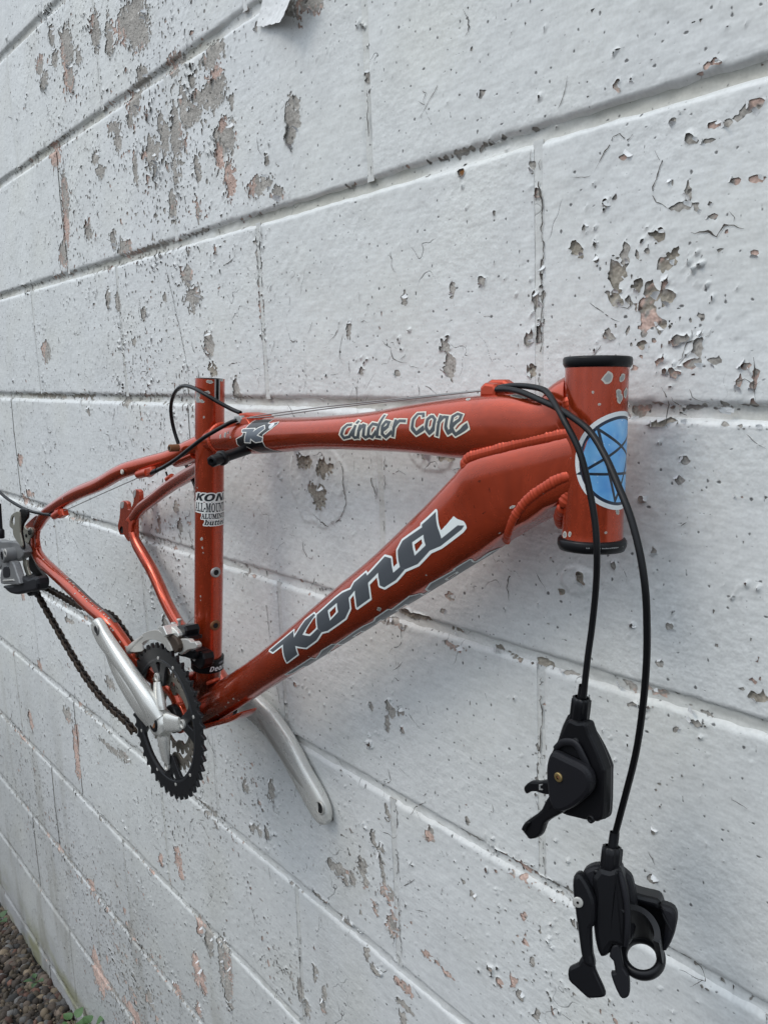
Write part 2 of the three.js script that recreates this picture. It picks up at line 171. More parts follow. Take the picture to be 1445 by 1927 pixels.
// grey / pink / concrete / rust under the paint, linear
const UNDER = [[0.5, 0.48, 0.455], [0.7, 0.52, 0.46], [0.45, 0.415, 0.36], [0.36, 0.16, 0.05]];
function underColor(x, y, type, phi, out) {
  const pinkEdge = type === 0 && noise(x * 14 + 2, y * 14) > 0.22 && phi > -0.28 ? 1 : type;
  const c = UNDER[type === 1 && noise(x * 90, y * 90) > 0.38 ? 0 : pinkEdge], g = 1 + 0.25 * noise(x * 45, y * 45) + 0.2 * noise(x * 190, y * 190) + (type === 2 ? 0.55 * noise(x * 280, y * 280) : 0);
  out[0] = c[0] * g; out[1] = c[1] * g; out[2] = c[2] * g;
}
function paintTone(x, y, phi, out) {
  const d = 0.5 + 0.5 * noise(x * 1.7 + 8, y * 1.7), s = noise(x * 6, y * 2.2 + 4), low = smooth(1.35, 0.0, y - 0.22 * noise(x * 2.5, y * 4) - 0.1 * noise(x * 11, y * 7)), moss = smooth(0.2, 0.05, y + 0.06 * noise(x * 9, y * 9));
  let r = 0.74 + 0.03 * s, g = 0.75 + 0.03 * s, b = 0.75 + 0.025 * s - 0.03 * d;
  const edge = phi < 0.06 ? 0.92 : 1;              // dirt along the broken edge
  const dirtShade = 1 - 0.4 * low - 0.06 * Math.max(0, noise(x * 22, y * 9));  // light falloff towards the ground painted into the colour, plus patchy soiling
  const m2 = moss * smooth(-0.2, 0.4, noise(x * 4, y * 12) + 0.4 * noise(x * 17, y * 30)), st = 0.22 * smooth(0.12, 0.5, noise(x * 9 + 3, y * 1.1 + 7) + 0.3 * noise(x * 30, y * 5)) * smooth(1.2, 0.3, y);
  r *= dirtShade * edge * (1 - 0.3 * m2 - 0.22 * moss) * (1 - st); g *= dirtShade * edge * (1 - 0.31 * m2 - 0.22 * moss) * (1 - 1.08 * st); b *= dirtShade * edge * (1 - 0.52 * m2 - 0.2 * moss) * (1 - 1.25 * st);
  out[0] = r; out[1] = g; out[2] = b;
}
// signed depth of the block's face at (x, y): flat face, edges rounded into the joints
function faceDepth(x, y, x0, x1, y0, y1, rEdge, rSide) {
  const dv = Math.min(y - y0, y1 - y), dh = Math.min(x - x0, x1 - x);
  let z = 0;
  const rv = rEdge * (1 + 0.55 * noise(x * 14, y0 * 30) + 0.3 * noise(x * 60, y * 20)), dp = y0 > Y0 - 0.1 ? 0.0066 : y0 > Y0 - 0.4 ? 0.0052 : 0.004; if (dv < rv) { const t = 1 - dv / rv; z -= dp * t * t * (1 + 0.5 * noise(x * 45, y * 45)); }
  const rh = rSide; if (dh < rh) { const t = 1 - dh / rh; z -= (rSide > 0.004 ? 0.0024 : 0.0008) * t * t; }
  return z;
}
function gridOf(x0, x1, y0, y1, c) { const nx = Math.max(2, Math.round((x1 - x0) / c)), ny = Math.max(2, Math.round((y1 - y0) / c)); return { nx, ny, dx: (x1 - x0) / nx, dy: (y1 - y0) / ny }; }
function build(vs, cs, us, idx) {
  const g = new THREE.BufferGeometry();
  g.setAttribute('position', new THREE.Float32BufferAttribute(vs, 3)); g.setAttribute('color', new THREE.Float32BufferAttribute(cs, 3)); g.setAttribute('uv', new THREE.Float32BufferAttribute(us, 2));
  g.setIndex(idx); g.computeVertexNormals(); return g;
}
// a painted surface over [x0,x1] x [y0,y1]: returns the body under the paint and the coat with its broken outline
function coated(x0, x1, y0, y1, c, depth, uo, back, tone = 0) {
  const { nx, ny, dx, dy } = gridOf(x0, x1, y0, y1, c), W = nx + 1, n = W * (ny + 1);
  const phi = new Float32Array(n), tp = new Uint8Array(n), hz = new Float32Array(n);
  for (let j = 0; j <= ny; j++) for (let i = 0; i <= nx; i++) { const x = x0 + i * dx, y = y0 + j * dy, k = j * W + i; phi[k] = coatAt(x, y); tp[k] = scratch.type; hz[k] = depth(x, y) + lumps(x, y); }
  const col = [0, 0, 0], TSZ = 0.62;
  // body
  let vs = [], cs = [], us = [], idx = [];
  const bi = new Int32Array(n).fill(-1), needs = new Uint8Array(n);
  for (let j = 0; j < ny; j++) for (let i = 0; i < nx; i++) { const k = j * W + i; if (Math.min(phi[k], phi[k + 1], phi[k + W], phi[k + W + 1]) < 0.3 || i === 0 || j === 0 || i === nx - 1 || j === ny - 1) needs[k] = 1; }
  const bv = (k) => { if (bi[k] < 0) { const i = k % W, j = (k - i) / W, x = x0 + i * dx, y = y0 + j * dy; bi[k] = vs.length / 3; vs.push(x, warpY(x, y), hz[k] - 0.0008 - (tp[k] === 2 ? 0.0016 * smooth(0.1, -0.3, phi[k]) : 0)); underColor(x, y, tp[k], phi[k], col); cs.push(...col); us.push(x / TSZ + uo, y / TSZ + uo * 0.7); } return bi[k]; };
  for (let j = 0; j < ny; j++) for (let i = 0; i < nx; i++) { const k = j * W + i; if (!needs[k]) continue; const a = bv(k), b = bv(k + 1), d = bv(k + W), e = bv(k + W + 1); idx.push(a, b, e, a, e, d); }
  if (back) {                                     // sides and back of the block
    const z = -0.1, q = vs.length / 3, P = [[x0, y0], [x1, y0], [x1, y1], [x0, y1]];
    for (const [x, y] of P) { vs.push(x, warpY(x, y), -0.011, x, warpY(x, y), z); for (let t = 0; t < 2; t++) { cs.push(0.3, 0.28, 0.25); us.push(x / TSZ, y / TSZ); } }
    for (let t = 0; t < 4; t++) { const a = q + t * 2, b = q + ((t + 1) % 4) * 2; idx.push(a, a + 1, b, b, a + 1, b + 1); }
    idx.push(q + 1, q + 5, q + 3, q + 1, q + 7, q + 5);
  }
  const body = build(vs, cs, us, idx);
  // coat: marching squares on phi = 0
  vs = []; cs = []; us = []; idx = [];
  const vi = new Int32Array(n).fill(-1), eh = new Int32Array(n).fill(-1), ev = new Int32Array(n).fill(-1);
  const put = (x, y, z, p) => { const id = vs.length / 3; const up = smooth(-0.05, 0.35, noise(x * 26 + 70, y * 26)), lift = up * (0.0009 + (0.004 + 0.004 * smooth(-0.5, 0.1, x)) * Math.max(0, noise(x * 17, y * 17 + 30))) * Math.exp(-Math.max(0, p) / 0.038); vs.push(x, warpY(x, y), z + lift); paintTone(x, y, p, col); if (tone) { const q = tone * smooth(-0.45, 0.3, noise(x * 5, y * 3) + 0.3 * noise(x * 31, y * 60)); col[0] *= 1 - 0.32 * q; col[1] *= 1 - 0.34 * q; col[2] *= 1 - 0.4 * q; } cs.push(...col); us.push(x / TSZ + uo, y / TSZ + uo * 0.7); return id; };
  const corner = (k) => { if (vi[k] < 0) { const i = k % W, j = (k - i) / W; vi[k] = put(x0 + i * dx, y0 + j * dy, hz[k], phi[k]); } return vi[k]; };
  const edgeH = (k) => { if (eh[k] < 0) { const i = k % W, j = (k - i) / W, t = clamp(phi[k] / (phi[k] - phi[k + 1]), 0.02, 0.98); eh[k] = put(x0 + (i + t) * dx, y0 + j * dy, lerp(hz[k], hz[k + 1], t), 0); } return eh[k]; };
  const edgeV = (k) => { if (ev[k] < 0) { const i = k % W, j = (k - i) / W, t = clamp(phi[k] / (phi[k] - phi[k + W]), 0.02, 0.98); ev[k] = put(x0 + i * dx, y0 + (j + t) * dy, lerp(hz[k], hz[k + W], t), 0); } return ev[k]; };
  for (let j = 0; j < ny; j++) for (let i = 0; i < nx; i++) {
    const k = j * W + i, a = phi[k] > 0, b = phi[k + 1] > 0, d = phi[k + W + 1] > 0, e = phi[k + W] > 0, m = a + 2 * b + 4 * d + 8 * e;
    if (!m) continue;
    if (m === 15) { const A = corner(k), Bq = corner(k + 1), D = corner(k + W + 1), E = corner(k + W); idx.push(A, Bq, D, A, D, E); continue; }
    const poly = [];
    if (a) poly.push(corner(k)); if (a !== b) poly.push(edgeH(k));
    if (b) poly.push(corner(k + 1)); if (b !== d) poly.push(edgeV(k + 1));
    if (d) poly.push(corner(k + W + 1)); if (d !== e) poly.push(edgeH(k + W));
    if (e) poly.push(corner(k + W)); if (e !== a) poly.push(edgeV(k));
    for (let t = 1; t + 1 < poly.length; t++) idx.push(poly[0], poly[t], poly[t + 1]);
  }
  return { body, coat: idx.length ? build(vs, cs, us, idx) : null };
}
const wall = thing('block_wall', V(-1, 0, 0), 'tall wall of white painted concrete blocks with flaking paint', 'wall');
const cellAt = (x, y) => { const d = Math.hypot(x - 0.3, (y - 1.55) * 0.9); return d < 0.6 ? 0.0021 : d < 1.0 ? 0.0023 : d < 1.65 ? 0.0028 : d < 2.4 ? 0.0042 : d < 3.1 ? 0.0065 : 0.02; };
const inView = (x0, x1, y0, y1) => { // plain visibility test on the block's corners
  const p = V(0, 0, 0); let l = 9, r = -9, t = -9, b = 9, any = false;
  camera.updateProjectionMatrix();
  for (let i = 0; i <= 4; i++) for (let j = 0; j <= 2; j++) { p.set(lerp(x0, x1, i / 4), lerp(y0, y1, j / 2), 0).applyMatrix4(camera.matrixWorldInverse); if (p.z > -0.05) continue; p.applyMatrix4(camera.projectionMatrix); any = true; l = Math.min(l, p.x); r = Math.max(r, p.x); b = Math.min(b, p.y); t = Math.max(t, p.y); }
  return any && r > -1.1 && l < 1.1 && t > -1.1 && b < 1.1;
};
const JB = 0.0042, JS = 0.0045;                    // half joints
let tris = 0;
for (let row = GROUND_ROW; row < TOP_ROW; row++) {
  const y0 = Y0 + row * H + JB, y1 = Y0 + (row + 1) * H - JB, shift = row % 2 ? 0.225 : 0;
  for (let x = WX0 - shift; x < WX1; x += 0.45) {
    const x0 = x + JS, x1 = x + 0.45 - JS, seen = inView(x0, x1, y0, y1), c = seen ? cellAt((x0 + x1) / 2, (y0 + y1) / 2) : 0.03;
    const rs = noise(x * 7, row * 5.3) > 0.18 ? 0.006 : 0.003;
    const { body, coat } = coated(x0, x1, y0, y1, c, (px, py) => faceDepth(px, py, x0, x1, y0, y1, 0.0058, rs), (x * 3.1 + row * 1.7) % 5, true);
    const b = part('block', body, bareMat, wall);
    if (coat) { part('paint_coat', coat, paintMat, b); tris += coat.index.count / 3; }
    tris += body.index.count / 3;
  }
}
// mortar: one concave bed under each course, one upright joint per block end
for (let row = GROUND_ROW; row <= TOP_ROW; row++) {
  const y = Y0 + row * H;
  for (const [xa, xb] of [[WX0, -2.7], [-2.7, -1.8], [-1.8, -0.9], [-0.9, 0.45], [0.45, WX1]]) {
    const seen = inView(xa, xb, y - 0.01, y + 0.01), c = seen ? clamp(cellAt((xa + xb) / 2, y) * 0.8, 0.0018, 0.003) : 0.02;
    const { body, coat } = coated(xa, xb, y - JB - 0.0025, y + JB + 0.0025, c, (px, py) => { const t = (py - y) / 0.0067; const dp = row >= 0 ? 1 : row >= -2 ? 0.72 : 0.5; return (-0.0056 + 0.0018 * t * t) * dp - 0.0016 * Math.abs(noise(px * 30, row)) - 0.0009 * noise(px * 70, py * 160); }, 0.37 * row, false, row >= 0 ? 1 : row === -1 ? 0.5 : 0.2);  // upper beds tinted greyer: shade under the block edges painted in, plus grime
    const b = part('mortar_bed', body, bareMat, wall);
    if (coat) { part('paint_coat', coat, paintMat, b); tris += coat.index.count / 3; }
    tris += body.index.count / 3;
  }
}
for (let row = GROUND_ROW; row < TOP_ROW; row++) {
  const y0 = Y0 + row * H + 0.004, y1 = Y0 + (row + 1) * H - 0.004, shift = row % 2 ? 0.225 : 0;
  for (let x = WX0 - shift + 0.45; x < WX1; x += 0.45) {
    const seen = inView(x - 0.01, x + 0.01, y0, y1), c = seen ? clamp(cellAt(x, (y0 + y1) / 2) * 0.7, 0.0015, 0.003) : 0.02, d0 = noise(x * 7, row * 5.3) > 0.18 ? -0.0014 : -0.0004;
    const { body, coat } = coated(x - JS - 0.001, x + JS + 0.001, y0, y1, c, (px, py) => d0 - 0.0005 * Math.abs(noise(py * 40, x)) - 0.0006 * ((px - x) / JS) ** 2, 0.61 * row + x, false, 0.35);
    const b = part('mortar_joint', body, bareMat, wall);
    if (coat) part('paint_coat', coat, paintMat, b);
  }
}
console.log('wall triangles', tris);
// dark ribbons painting hairline crack shade and dirt, one long curl of paint
{
  const dirtShade = new THREE.MeshStandardMaterial({ name: 'dirt in cracks', color: lin(0.075, 0.065, 0.055), roughness: 0.95, side: THREE.DoubleSide });
  const LINES = [[V(.0033,1.8553,.0006),V(.002,1.8368,.0006),V(.0058,1.813,.0006),V(.004,1.8006,.0006),V(.0062,1.7832,.0006),V(.0026,1.7621,.0006),V(.006,1.7444,.0006),V(.0029,1.7226,.0006),V(.0046,1.7092,.0006),V(.0003,1.687,.0006),V(.0019,1.6644,.0006)], [V(-.007,1.8649,.0006),V(-.0049,1.8444,.0006)], [V(-.2186,1.1937,.0006),V(-.2157,1.1763,.0006),V(-.2191,1.1481,.0006),V(-.2176,1.1217,.0006),V(-.2208,1.0791,.0006),V(-.2192,1.0522,.0006),V(-.2187,1.0245,.0006),V(-.2161,.9977,.0006)], [V(-.2139,1.5973,.0006),V(-.2168,1.5787,.0006),V(-.2163,1.5556,.0006),V(-.2206,1.5288,.0006),V(-.2198,1.5118,.0006)], [V(-.2399,1.5958,.0006),V(-.2383,1.5771,.0006),V(-.2398,1.5682,.0006),V(-.2339,1.5569,.0006),V(-.2327,1.5452,.0006)], [V(-.2969,1.5875,.0006),V(-.2914,1.5793,.0006),V(-.2911,1.5547,.0006),V(-.2894,1.5363,.0006),V(-.3022,1.5193,.0006),V(-.3246,1.5064,.0006),V(-.3354,1.5089,.0006),V(-.3571,1.5194,.0006)], [V(.0029,1.2444,.0006),V(.0035,1.2243,.0006),V(.0066,1.2015,.0006)], [V(.0014,1.4065,.0006),V(0,1.3882,.0006),V(.0024,1.3708,.0006),V(-.0003,1.3412,.0006),V(.0008,1.3205,.0006)], [V(-.0369,1.5177,.0006),V(-.0345,1.5004,.0006),V(-.0387,1.4869,.0006),V(-.0369,1.4719,.0006)], [V(-.1388,1.9447,.0006),V(-.1344,1.9413,.0006),V(-.1378,1.9323,.0006)], [V(-.0813,1.9951,.0006),V(-.0777,1.9854,.0006),V(-.0765,1.9787,.0006),V(-.082,1.9738,.0006)], [V(-.2225,1.966,.0006),V(-.2214,1.9557,.0006),V(-.2225,1.9256,.0006),V(-.2206,1.8997,.0006),V(-.2198,1.8842,.0006)], [V(.1427,1.7774,.0006),V(.155,1.7771,.0006),V(.1612,1.7731,.0006),V(.1689,1.7791,.0006),V(.1825,1.7754,.0006)], [V(-.4396,1.8694,.0006),V(-.4403,1.8318,.0006)], [V(-.4838,1.3881,.0006),V(-.4812,1.3624,.0006),V(-.4794,1.3297,.0006)], [V(-.4599,1.6295,.0006),V(-.4594,1.6227,.0006),V(-.4657,1.6142,.0006)], [V(.1164,1.2845,.0006),V(.1201,1.2808,.0006),V(.1227,1.2763,.0006)], [V(-.6484,1.7387,.0006),V(-.6346,1.7007,.0006),V(-.6316,1.6781,.0006)], [V(-.7119,1.8452,.0006),V(-.692,1.7865,.0006),V(-.6751,1.7322,.0006),V(-.6639,1.6861,.0006)], [V(-.4443,.9012,.0006),V(-.4492,.8648,.0006),V(-.4559,.8095,.0006),V(-.4578,.7604,.0006)], [V(-1.0956,2.0554,.0006),V(-1.1137,2.0133,.0006),V(-1.1158,1.9677,.0006)], [V(-.8169,1.8119,.0006),V(-.8138,1.7872,.0006),V(-.8091,1.7705,.0006)], [V(-.4698,1.2668,.0006),V(-.4664,1.2601,.0006),V(-.462,1.2384,.0006),V(-.4469,1.2277,.0006)]];
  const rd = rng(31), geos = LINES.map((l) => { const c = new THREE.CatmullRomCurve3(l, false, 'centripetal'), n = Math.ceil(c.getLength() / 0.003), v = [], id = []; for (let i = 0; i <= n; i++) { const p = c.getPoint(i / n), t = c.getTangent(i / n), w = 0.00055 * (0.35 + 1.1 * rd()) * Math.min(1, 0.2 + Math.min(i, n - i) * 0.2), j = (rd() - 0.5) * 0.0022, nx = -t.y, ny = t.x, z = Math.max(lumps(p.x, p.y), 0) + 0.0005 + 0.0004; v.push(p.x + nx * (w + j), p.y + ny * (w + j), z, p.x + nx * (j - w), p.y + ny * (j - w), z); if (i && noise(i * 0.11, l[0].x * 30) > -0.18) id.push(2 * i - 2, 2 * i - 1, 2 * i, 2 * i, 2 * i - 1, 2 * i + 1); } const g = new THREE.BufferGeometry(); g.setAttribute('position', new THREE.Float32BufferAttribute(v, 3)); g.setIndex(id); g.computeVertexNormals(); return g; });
  // short branching hairlines, thickest where the paint is failing
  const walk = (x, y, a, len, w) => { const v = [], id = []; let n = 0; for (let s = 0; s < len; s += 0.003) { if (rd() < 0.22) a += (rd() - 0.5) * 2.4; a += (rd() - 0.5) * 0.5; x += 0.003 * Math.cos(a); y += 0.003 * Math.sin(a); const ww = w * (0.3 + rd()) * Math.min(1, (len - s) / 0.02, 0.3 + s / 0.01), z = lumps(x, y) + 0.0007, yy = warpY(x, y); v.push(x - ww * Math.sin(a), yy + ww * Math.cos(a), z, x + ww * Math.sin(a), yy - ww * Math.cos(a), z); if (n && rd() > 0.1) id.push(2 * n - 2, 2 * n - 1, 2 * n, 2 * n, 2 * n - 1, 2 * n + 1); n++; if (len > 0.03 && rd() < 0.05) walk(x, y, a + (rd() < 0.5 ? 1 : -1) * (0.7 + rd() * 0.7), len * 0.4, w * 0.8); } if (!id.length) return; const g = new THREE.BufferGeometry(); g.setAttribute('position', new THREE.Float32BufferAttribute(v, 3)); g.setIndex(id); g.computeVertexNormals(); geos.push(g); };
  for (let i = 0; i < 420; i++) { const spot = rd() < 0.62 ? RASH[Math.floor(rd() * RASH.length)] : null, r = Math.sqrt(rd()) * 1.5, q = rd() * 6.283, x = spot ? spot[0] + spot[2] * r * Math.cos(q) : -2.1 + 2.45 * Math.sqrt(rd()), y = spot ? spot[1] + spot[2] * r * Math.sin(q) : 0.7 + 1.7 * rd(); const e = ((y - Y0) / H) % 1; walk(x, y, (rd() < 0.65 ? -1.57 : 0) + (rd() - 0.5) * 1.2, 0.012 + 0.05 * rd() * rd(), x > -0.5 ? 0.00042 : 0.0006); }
  part('crack', merge(geos), dirtShade, wall).userData.kind = 'stuff';
  // small curls of paint standing off the broken edges
  const curls = { v: [], c: [], u: [], id: [] }, rc = rng(57);
  for (const b of BARE) { if (b[0] < -1.1 || b[4] === 3) continue; const k = Math.max(1, Math.round((b[2] + b[3]) / 0.014));
    for (let t = 0; t < k; t++) { const a = rc() * 6.283, px = b[0] + b[2] * Math.cos(a) * 1.02, py = b[1] + b[3] * Math.sin(a) * 1.02, ia = Math.atan2(b[1] - py, b[0] - px) + (rc() - 0.5) * 1.1, wd = 0.003 + 0.007 * rc() * rc(), ln = Math.min(0.003 + 0.006 * rc(), Math.max(b[2], b[3]) * 0.9), rise = (0.25 + 0.7 * rc()) * ln, base = curls.v.length / 3, z0 = lumps(px, py), skew = (rc() - 0.5) * 0.8;
      for (let i = 0; i <= 5; i++) for (let j = 0; j <= 4; j++) { const u = i / 5, s = (j / 4 - 0.5) * wd * (1 - 0.55 * u * u) + skew * u * ln * 0.5 + 0.0006 * (rc() - 0.5) * u, l = ln * (u * (1 - 0.25 * u) + (u > 0.9 ? 0.25 * (rc() - 0.5) : 0)) - 0.0012, x = px + l * Math.cos(ia) - s * Math.sin(ia), y = py + l * Math.sin(ia) + s * Math.cos(ia); curls.v.push(x, warpY(x, y), z0 + 0.0001 + rise * Math.pow(u, 1.7) + (j === 0 || j === 4 ? 0.0003 * u : 0)); curls.c.push(0.74, 0.745, 0.74); curls.u.push(x / 0.62, y / 0.62); if (i && j) { const q = base + i * 5 + j; curls.id.push(q, q - 5, q - 1, q - 1, q - 5, q - 6); } } } }
  part('paint_curl', build(curls.v, curls.c, curls.u, curls.id), paintMat, wall).userData.kind = 'stuff';
  const A = V(-.4179,2.0845,.002), Bq = V(-.3964,2.1279,.002), Cq = V(-.3383,2.0584,.022), Dq = V(-.2981,2.0888,.026), v = [], cs = [], us = [], id = [], U = 26, Vn = 22;
  for (let i = 0; i <= U; i++) for (let j = 0; j <= Vn; j++) { const u = i / U, t = j / Vn, w = t + 0.05 * noise(u * 5, 3) * (1 - t) - (t < 0.01 ? 0.09 * Math.abs(noise(u * 7, 9)) - 0.05 * u : 0), p = A.clone().lerp(Bq, w).lerp(Cq.clone().lerp(Dq, w), u * (1 + 0.04 * noise(w * 6, 5))); v.push(p.x + 0.008 * (u - u * u), p.y, lerp(0.0015, p.z, Math.pow(u, 0.7)) + 0.003 * (1 - t) ** 3 + 0.0008 * noise(u * 8, t * 8)); cs.push(0.75, 0.75, 0.74); us.push(p.x * 1.6, p.y * 1.6); if (i && j) { const a = i * (Vn + 1) + j; id.push(a, a - Vn - 1, a - 1, a - 1, a - Vn - 1, a - Vn - 2); } }
  part('curled_flake', build(v, cs, us, id.reverse()), paintMat, wall);
}
// ================================================================== THE BICYCLE FRAME
const N = V(0.029949,0.049915,0.998304);                                  // across the bicycle, away from the wall
const TAU = Math.PI * 2;
const off = (p, d) => p.clone().addScaledVector(N, d);
const EX = V(1, 0, 0).addScaledVector(N, -N.x).normalize(), EY = N.clone().cross(EX).normalize();

// a tube swept through stations [centre, half width in the plane of the frame, half width across it, squareness]
function sweep(st, rings = 60, seg = 48, nrm = N) {
  const cc = new THREE.CatmullRomCurve3(st.map((s) => s[0]), false, 'centripetal'), rr = new THREE.CatmullRomCurve3(st.map((s) => V(s[1], s[2], s[3] || 2)), false, 'catmullrom', 0.5);
  const F = []; let s = 0, last = null; const dirs = st.some((q) => q[4]) ? st.map((q, i) => q[4] || nrm.clone().cross(cc.getTangent(i / (st.length - 1))).normalize()) : null;
  for (let k = 0; k <= rings; k++) {
    const t = k / rings, c = cc.getPoint(t), T = cc.getTangent(t), q = rr.getPoint(t); if (last) s += c.distanceTo(last); last = c;
    let B = nrm.clone().cross(T).normalize(), M = T.clone().cross(B).normalize();
    if (dirs) { const u = t * (st.length - 1), i = Math.min(st.length - 2, Math.floor(u)); B = dirs[i].clone().lerp(dirs[i + 1], u - i).normalize(); M = nrm.clone(); }
    F.push({ c, T, B, M, a: q.x, b: q.y, e: q.z, s });
  }
  return { F, L: s, seg };
}
function ringPoint(f, th, up = 0) {
  const c = Math.cos(th), s = Math.sin(th), p = 2 / f.e, x = Math.sign(c) * Math.abs(c) ** p, y = Math.sign(s) * Math.abs(s) ** p;
  const pos = f.c.clone().addScaledVector(f.M, x * f.b).addScaledVector(f.B, y * f.a);
  if (up) { const nx = Math.sign(c) * Math.abs(c) ** (2 - p) / f.b, ny = Math.sign(s) * Math.abs(s) ** (2 - p) / f.a, l = Math.hypot(nx, ny) || 1; pos.addScaledVector(f.M, up * nx / l).addScaledVector(f.B, up * ny / l); }
  return pos;
}
function at(sw, s, th, up = 0) {                  // a point on the tube: s metres along it, th round it (0 faces away from the wall)
  const F = sw.F; let k = 0; while (k < F.length - 2 && F[k + 1].s < s) k++;
  const t = clamp((s - F[k].s) / (F[k + 1].s - F[k].s || 1), 0, 1);
  return ringPoint(F[k], th, up).lerp(ringPoint(F[k + 1], th, up), t);
}
function skin(sw, cap = true, th0 = -Math.PI, th1 = Math.PI) {
  const { F, seg } = sw, v = [], u = [], id = [];
  for (const f of F) for (let j = 0; j <= seg; j++) { const th = lerp(th0, th1, j / seg), p = ringPoint(f, th); v.push(p.x, p.y, p.z); u.push(f.s, (th + Math.PI) / TAU); }
  const W = seg + 1;
  for (let k = 0; k < F.length - 1; k++) for (let j = 0; j < seg; j++) { const a = k * W + j; id.push(a, a + W, a + 1, a + 1, a + W, a + W + 1); }
  const closed = th1 - th0 > TAU - 1e-4;
  const g = new THREE.BufferGeometry(); g.setAttribute('position', new THREE.Float32BufferAttribute(v, 3)); g.setAttribute('uv', new THREE.Float32BufferAttribute(u, 2)); g.setIndex(id); g.computeVertexNormals();
  if (closed) { const nn = g.attributes.normal; for (let k = 0; k < F.length; k++) { const a = k * W, b = a + seg, m = V(nn.getX(a) + nn.getX(b), nn.getY(a) + nn.getY(b), nn.getZ(a) + nn.getZ(b)).normalize(); nn.setXYZ(a, m.x, m.y, m.z); nn.setXYZ(b, m.x, m.y, m.z); } }
  if (!cap) return g;
  const caps = [g];
  for (const [f, d] of [[F[0], -1], [F[F.length - 1], 1]]) {
    const cv = [f.c.x, f.c.y, f.c.z], ci = [], cn = [], n = f.T.clone().multiplyScalar(d); cn.push(n.x, n.y, n.z);
    for (let j = 0; j <= seg; j++) { const p = ringPoint(f, -Math.PI + j / seg * TAU); cv.push(p.x, p.y, p.z); cn.push(n.x, n.y, n.z); if (j) ci.push(0, j, j + 1); }
    { const a = V(cv[3], cv[4], cv[5]).sub(f.c), b = V(cv[15], cv[16], cv[17]).sub(f.c); if (a.cross(b).dot(n) < 0) for (let q = 0; q < ci.length; q += 3) { const t = ci[q + 1]; ci[q + 1] = ci[q + 2]; ci[q + 2] = t; } }
    const q = new THREE.BufferGeometry(); q.setAttribute('position', new THREE.Float32BufferAttribute(cv, 3)); q.setAttribute('normal', new THREE.Float32BufferAttribute(cn, 3)); q.setAttribute('uv', new THREE.Float32BufferAttribute(new Float32Array(cv.length / 3 * 2), 2)); q.setIndex(ci); caps.push(q);
  }
  return merge(caps);
}
// a sticker or a worn patch laid on a tube: grid over s0..s1, th0..th1
function patch(sw, s0, s1, th0, th1, up = 0.0003, ns = 60, nt = 24) {
  const v = [], u = [], id = [];
  for (let i = 0; i <= ns; i++) for (let j = 0; j <= nt; j++) { const p = at(sw, lerp(s0, s1, i / ns), lerp(th0, th1, j / nt), up); v.push(p.x, p.y, p.z); u.push(i / ns, j / nt); }
  for (let i = 0; i < ns; i++) for (let j = 0; j < nt; j++) { const a = i * (nt + 1) + j; id.push(a, a + nt + 1, a + 1, a + 1, a + nt + 1, a + nt + 2); }
  const g = new THREE.BufferGeometry(); g.setAttribute('position', new THREE.Float32BufferAttribute(v, 3)); g.setAttribute('uv', new THREE.Float32BufferAttribute(u, 2)); g.setIndex(id); g.computeVertexNormals(); return g;
}
function patchF(sw, f, up = 0.0003, ns = 60, nt = 30) { // f(u, v) -> [s, th]
  const v = [], u = [], id = [];
  for (let i = 0; i <= ns; i++) for (let j = 0; j <= nt; j++) { const [s, th] = f(i / ns, j / nt), p = at(sw, s, th, up); v.push(p.x, p.y, p.z); u.push(i / ns, j / nt); }
  for (let i = 0; i < ns; i++) for (let j = 0; j < nt; j++) { const a = i * (nt + 1) + j; id.push(a, a + nt + 1, a + 1, a + 1, a + nt + 1, a + nt + 2); }
  const g = new THREE.BufferGeometry(); g.setAttribute('position', new THREE.Float32BufferAttribute(v, 3)); g.setAttribute('uv', new THREE.Float32BufferAttribute(u, 2)); g.setIndex(id); g.computeVertexNormals(); return g;
}
function blob(sw, s, th, r, seed, up, stretch = 1) { // an uneven chip, r metres across, on the tube
  const rd = rng(seed), n = 14, v = [], id = [], F = sw.F; let k = 0; while (k < F.length - 2 && F[k + 1].s < s) k++;
  const rr = (F[k].a + F[k].b) / 2, ph = rd() * 6, c = at(sw, s, th, up); v.push(c.x, c.y, c.z);
  for (let i = 0; i < n; i++) { const a = i / n * TAU, q = r * (0.75 + 0.3 * Math.sin(a * 2 + ph) * rd() + 0.25 * rd()), p = at(sw, s + q * Math.cos(a) * stretch, th + q * Math.sin(a) / rr, up); v.push(p.x, p.y, p.z); id.push(0, 1 + i, 1 + (i + 1) % n); }
  const g = new THREE.BufferGeometry(); g.setAttribute('position', new THREE.Float32BufferAttribute(v, 3)); g.setIndex(id); g.computeVertexNormals(); return g;
}
// a flat plate cut to an outline: pts lie on its front face, it is `depth` thick behind that
function plate(pts, nrm, depth, bevel = 0.0006, holes = []) {
  const o = pts[0], ex = V(0, 1, 0).cross(nrm).normalize(), ey = nrm.clone().cross(ex).normalize();
  const two = (p) => { const d = p.clone().sub(o); return new THREE.Vector2(d.dot(ex), d.dot(ey)); };
  const sh = new THREE.Shape(pts.map(two)); for (const h of holes) sh.holes.push(new THREE.Path(h.map(two)));
  const g = new THREE.ExtrudeGeometry(sh, { depth: Math.max(1e-4, depth - 2 * bevel), bevelEnabled: bevel > 0, bevelThickness: bevel, bevelSize: bevel, bevelOffset: -bevel, bevelSegments: 2, curveSegments: 8 });
  g.translate(0, 0, -depth + bevel); g.applyMatrix4(new THREE.Matrix4().makeBasis(ex, ey, nrm).setPosition(o)); return g;
}
function roundPts(pts, k = 3) { const c = new THREE.CatmullRomCurve3(pts, true, 'catmullrom', 0.5); return c.getPoints(pts.length * k).slice(0, -1); }
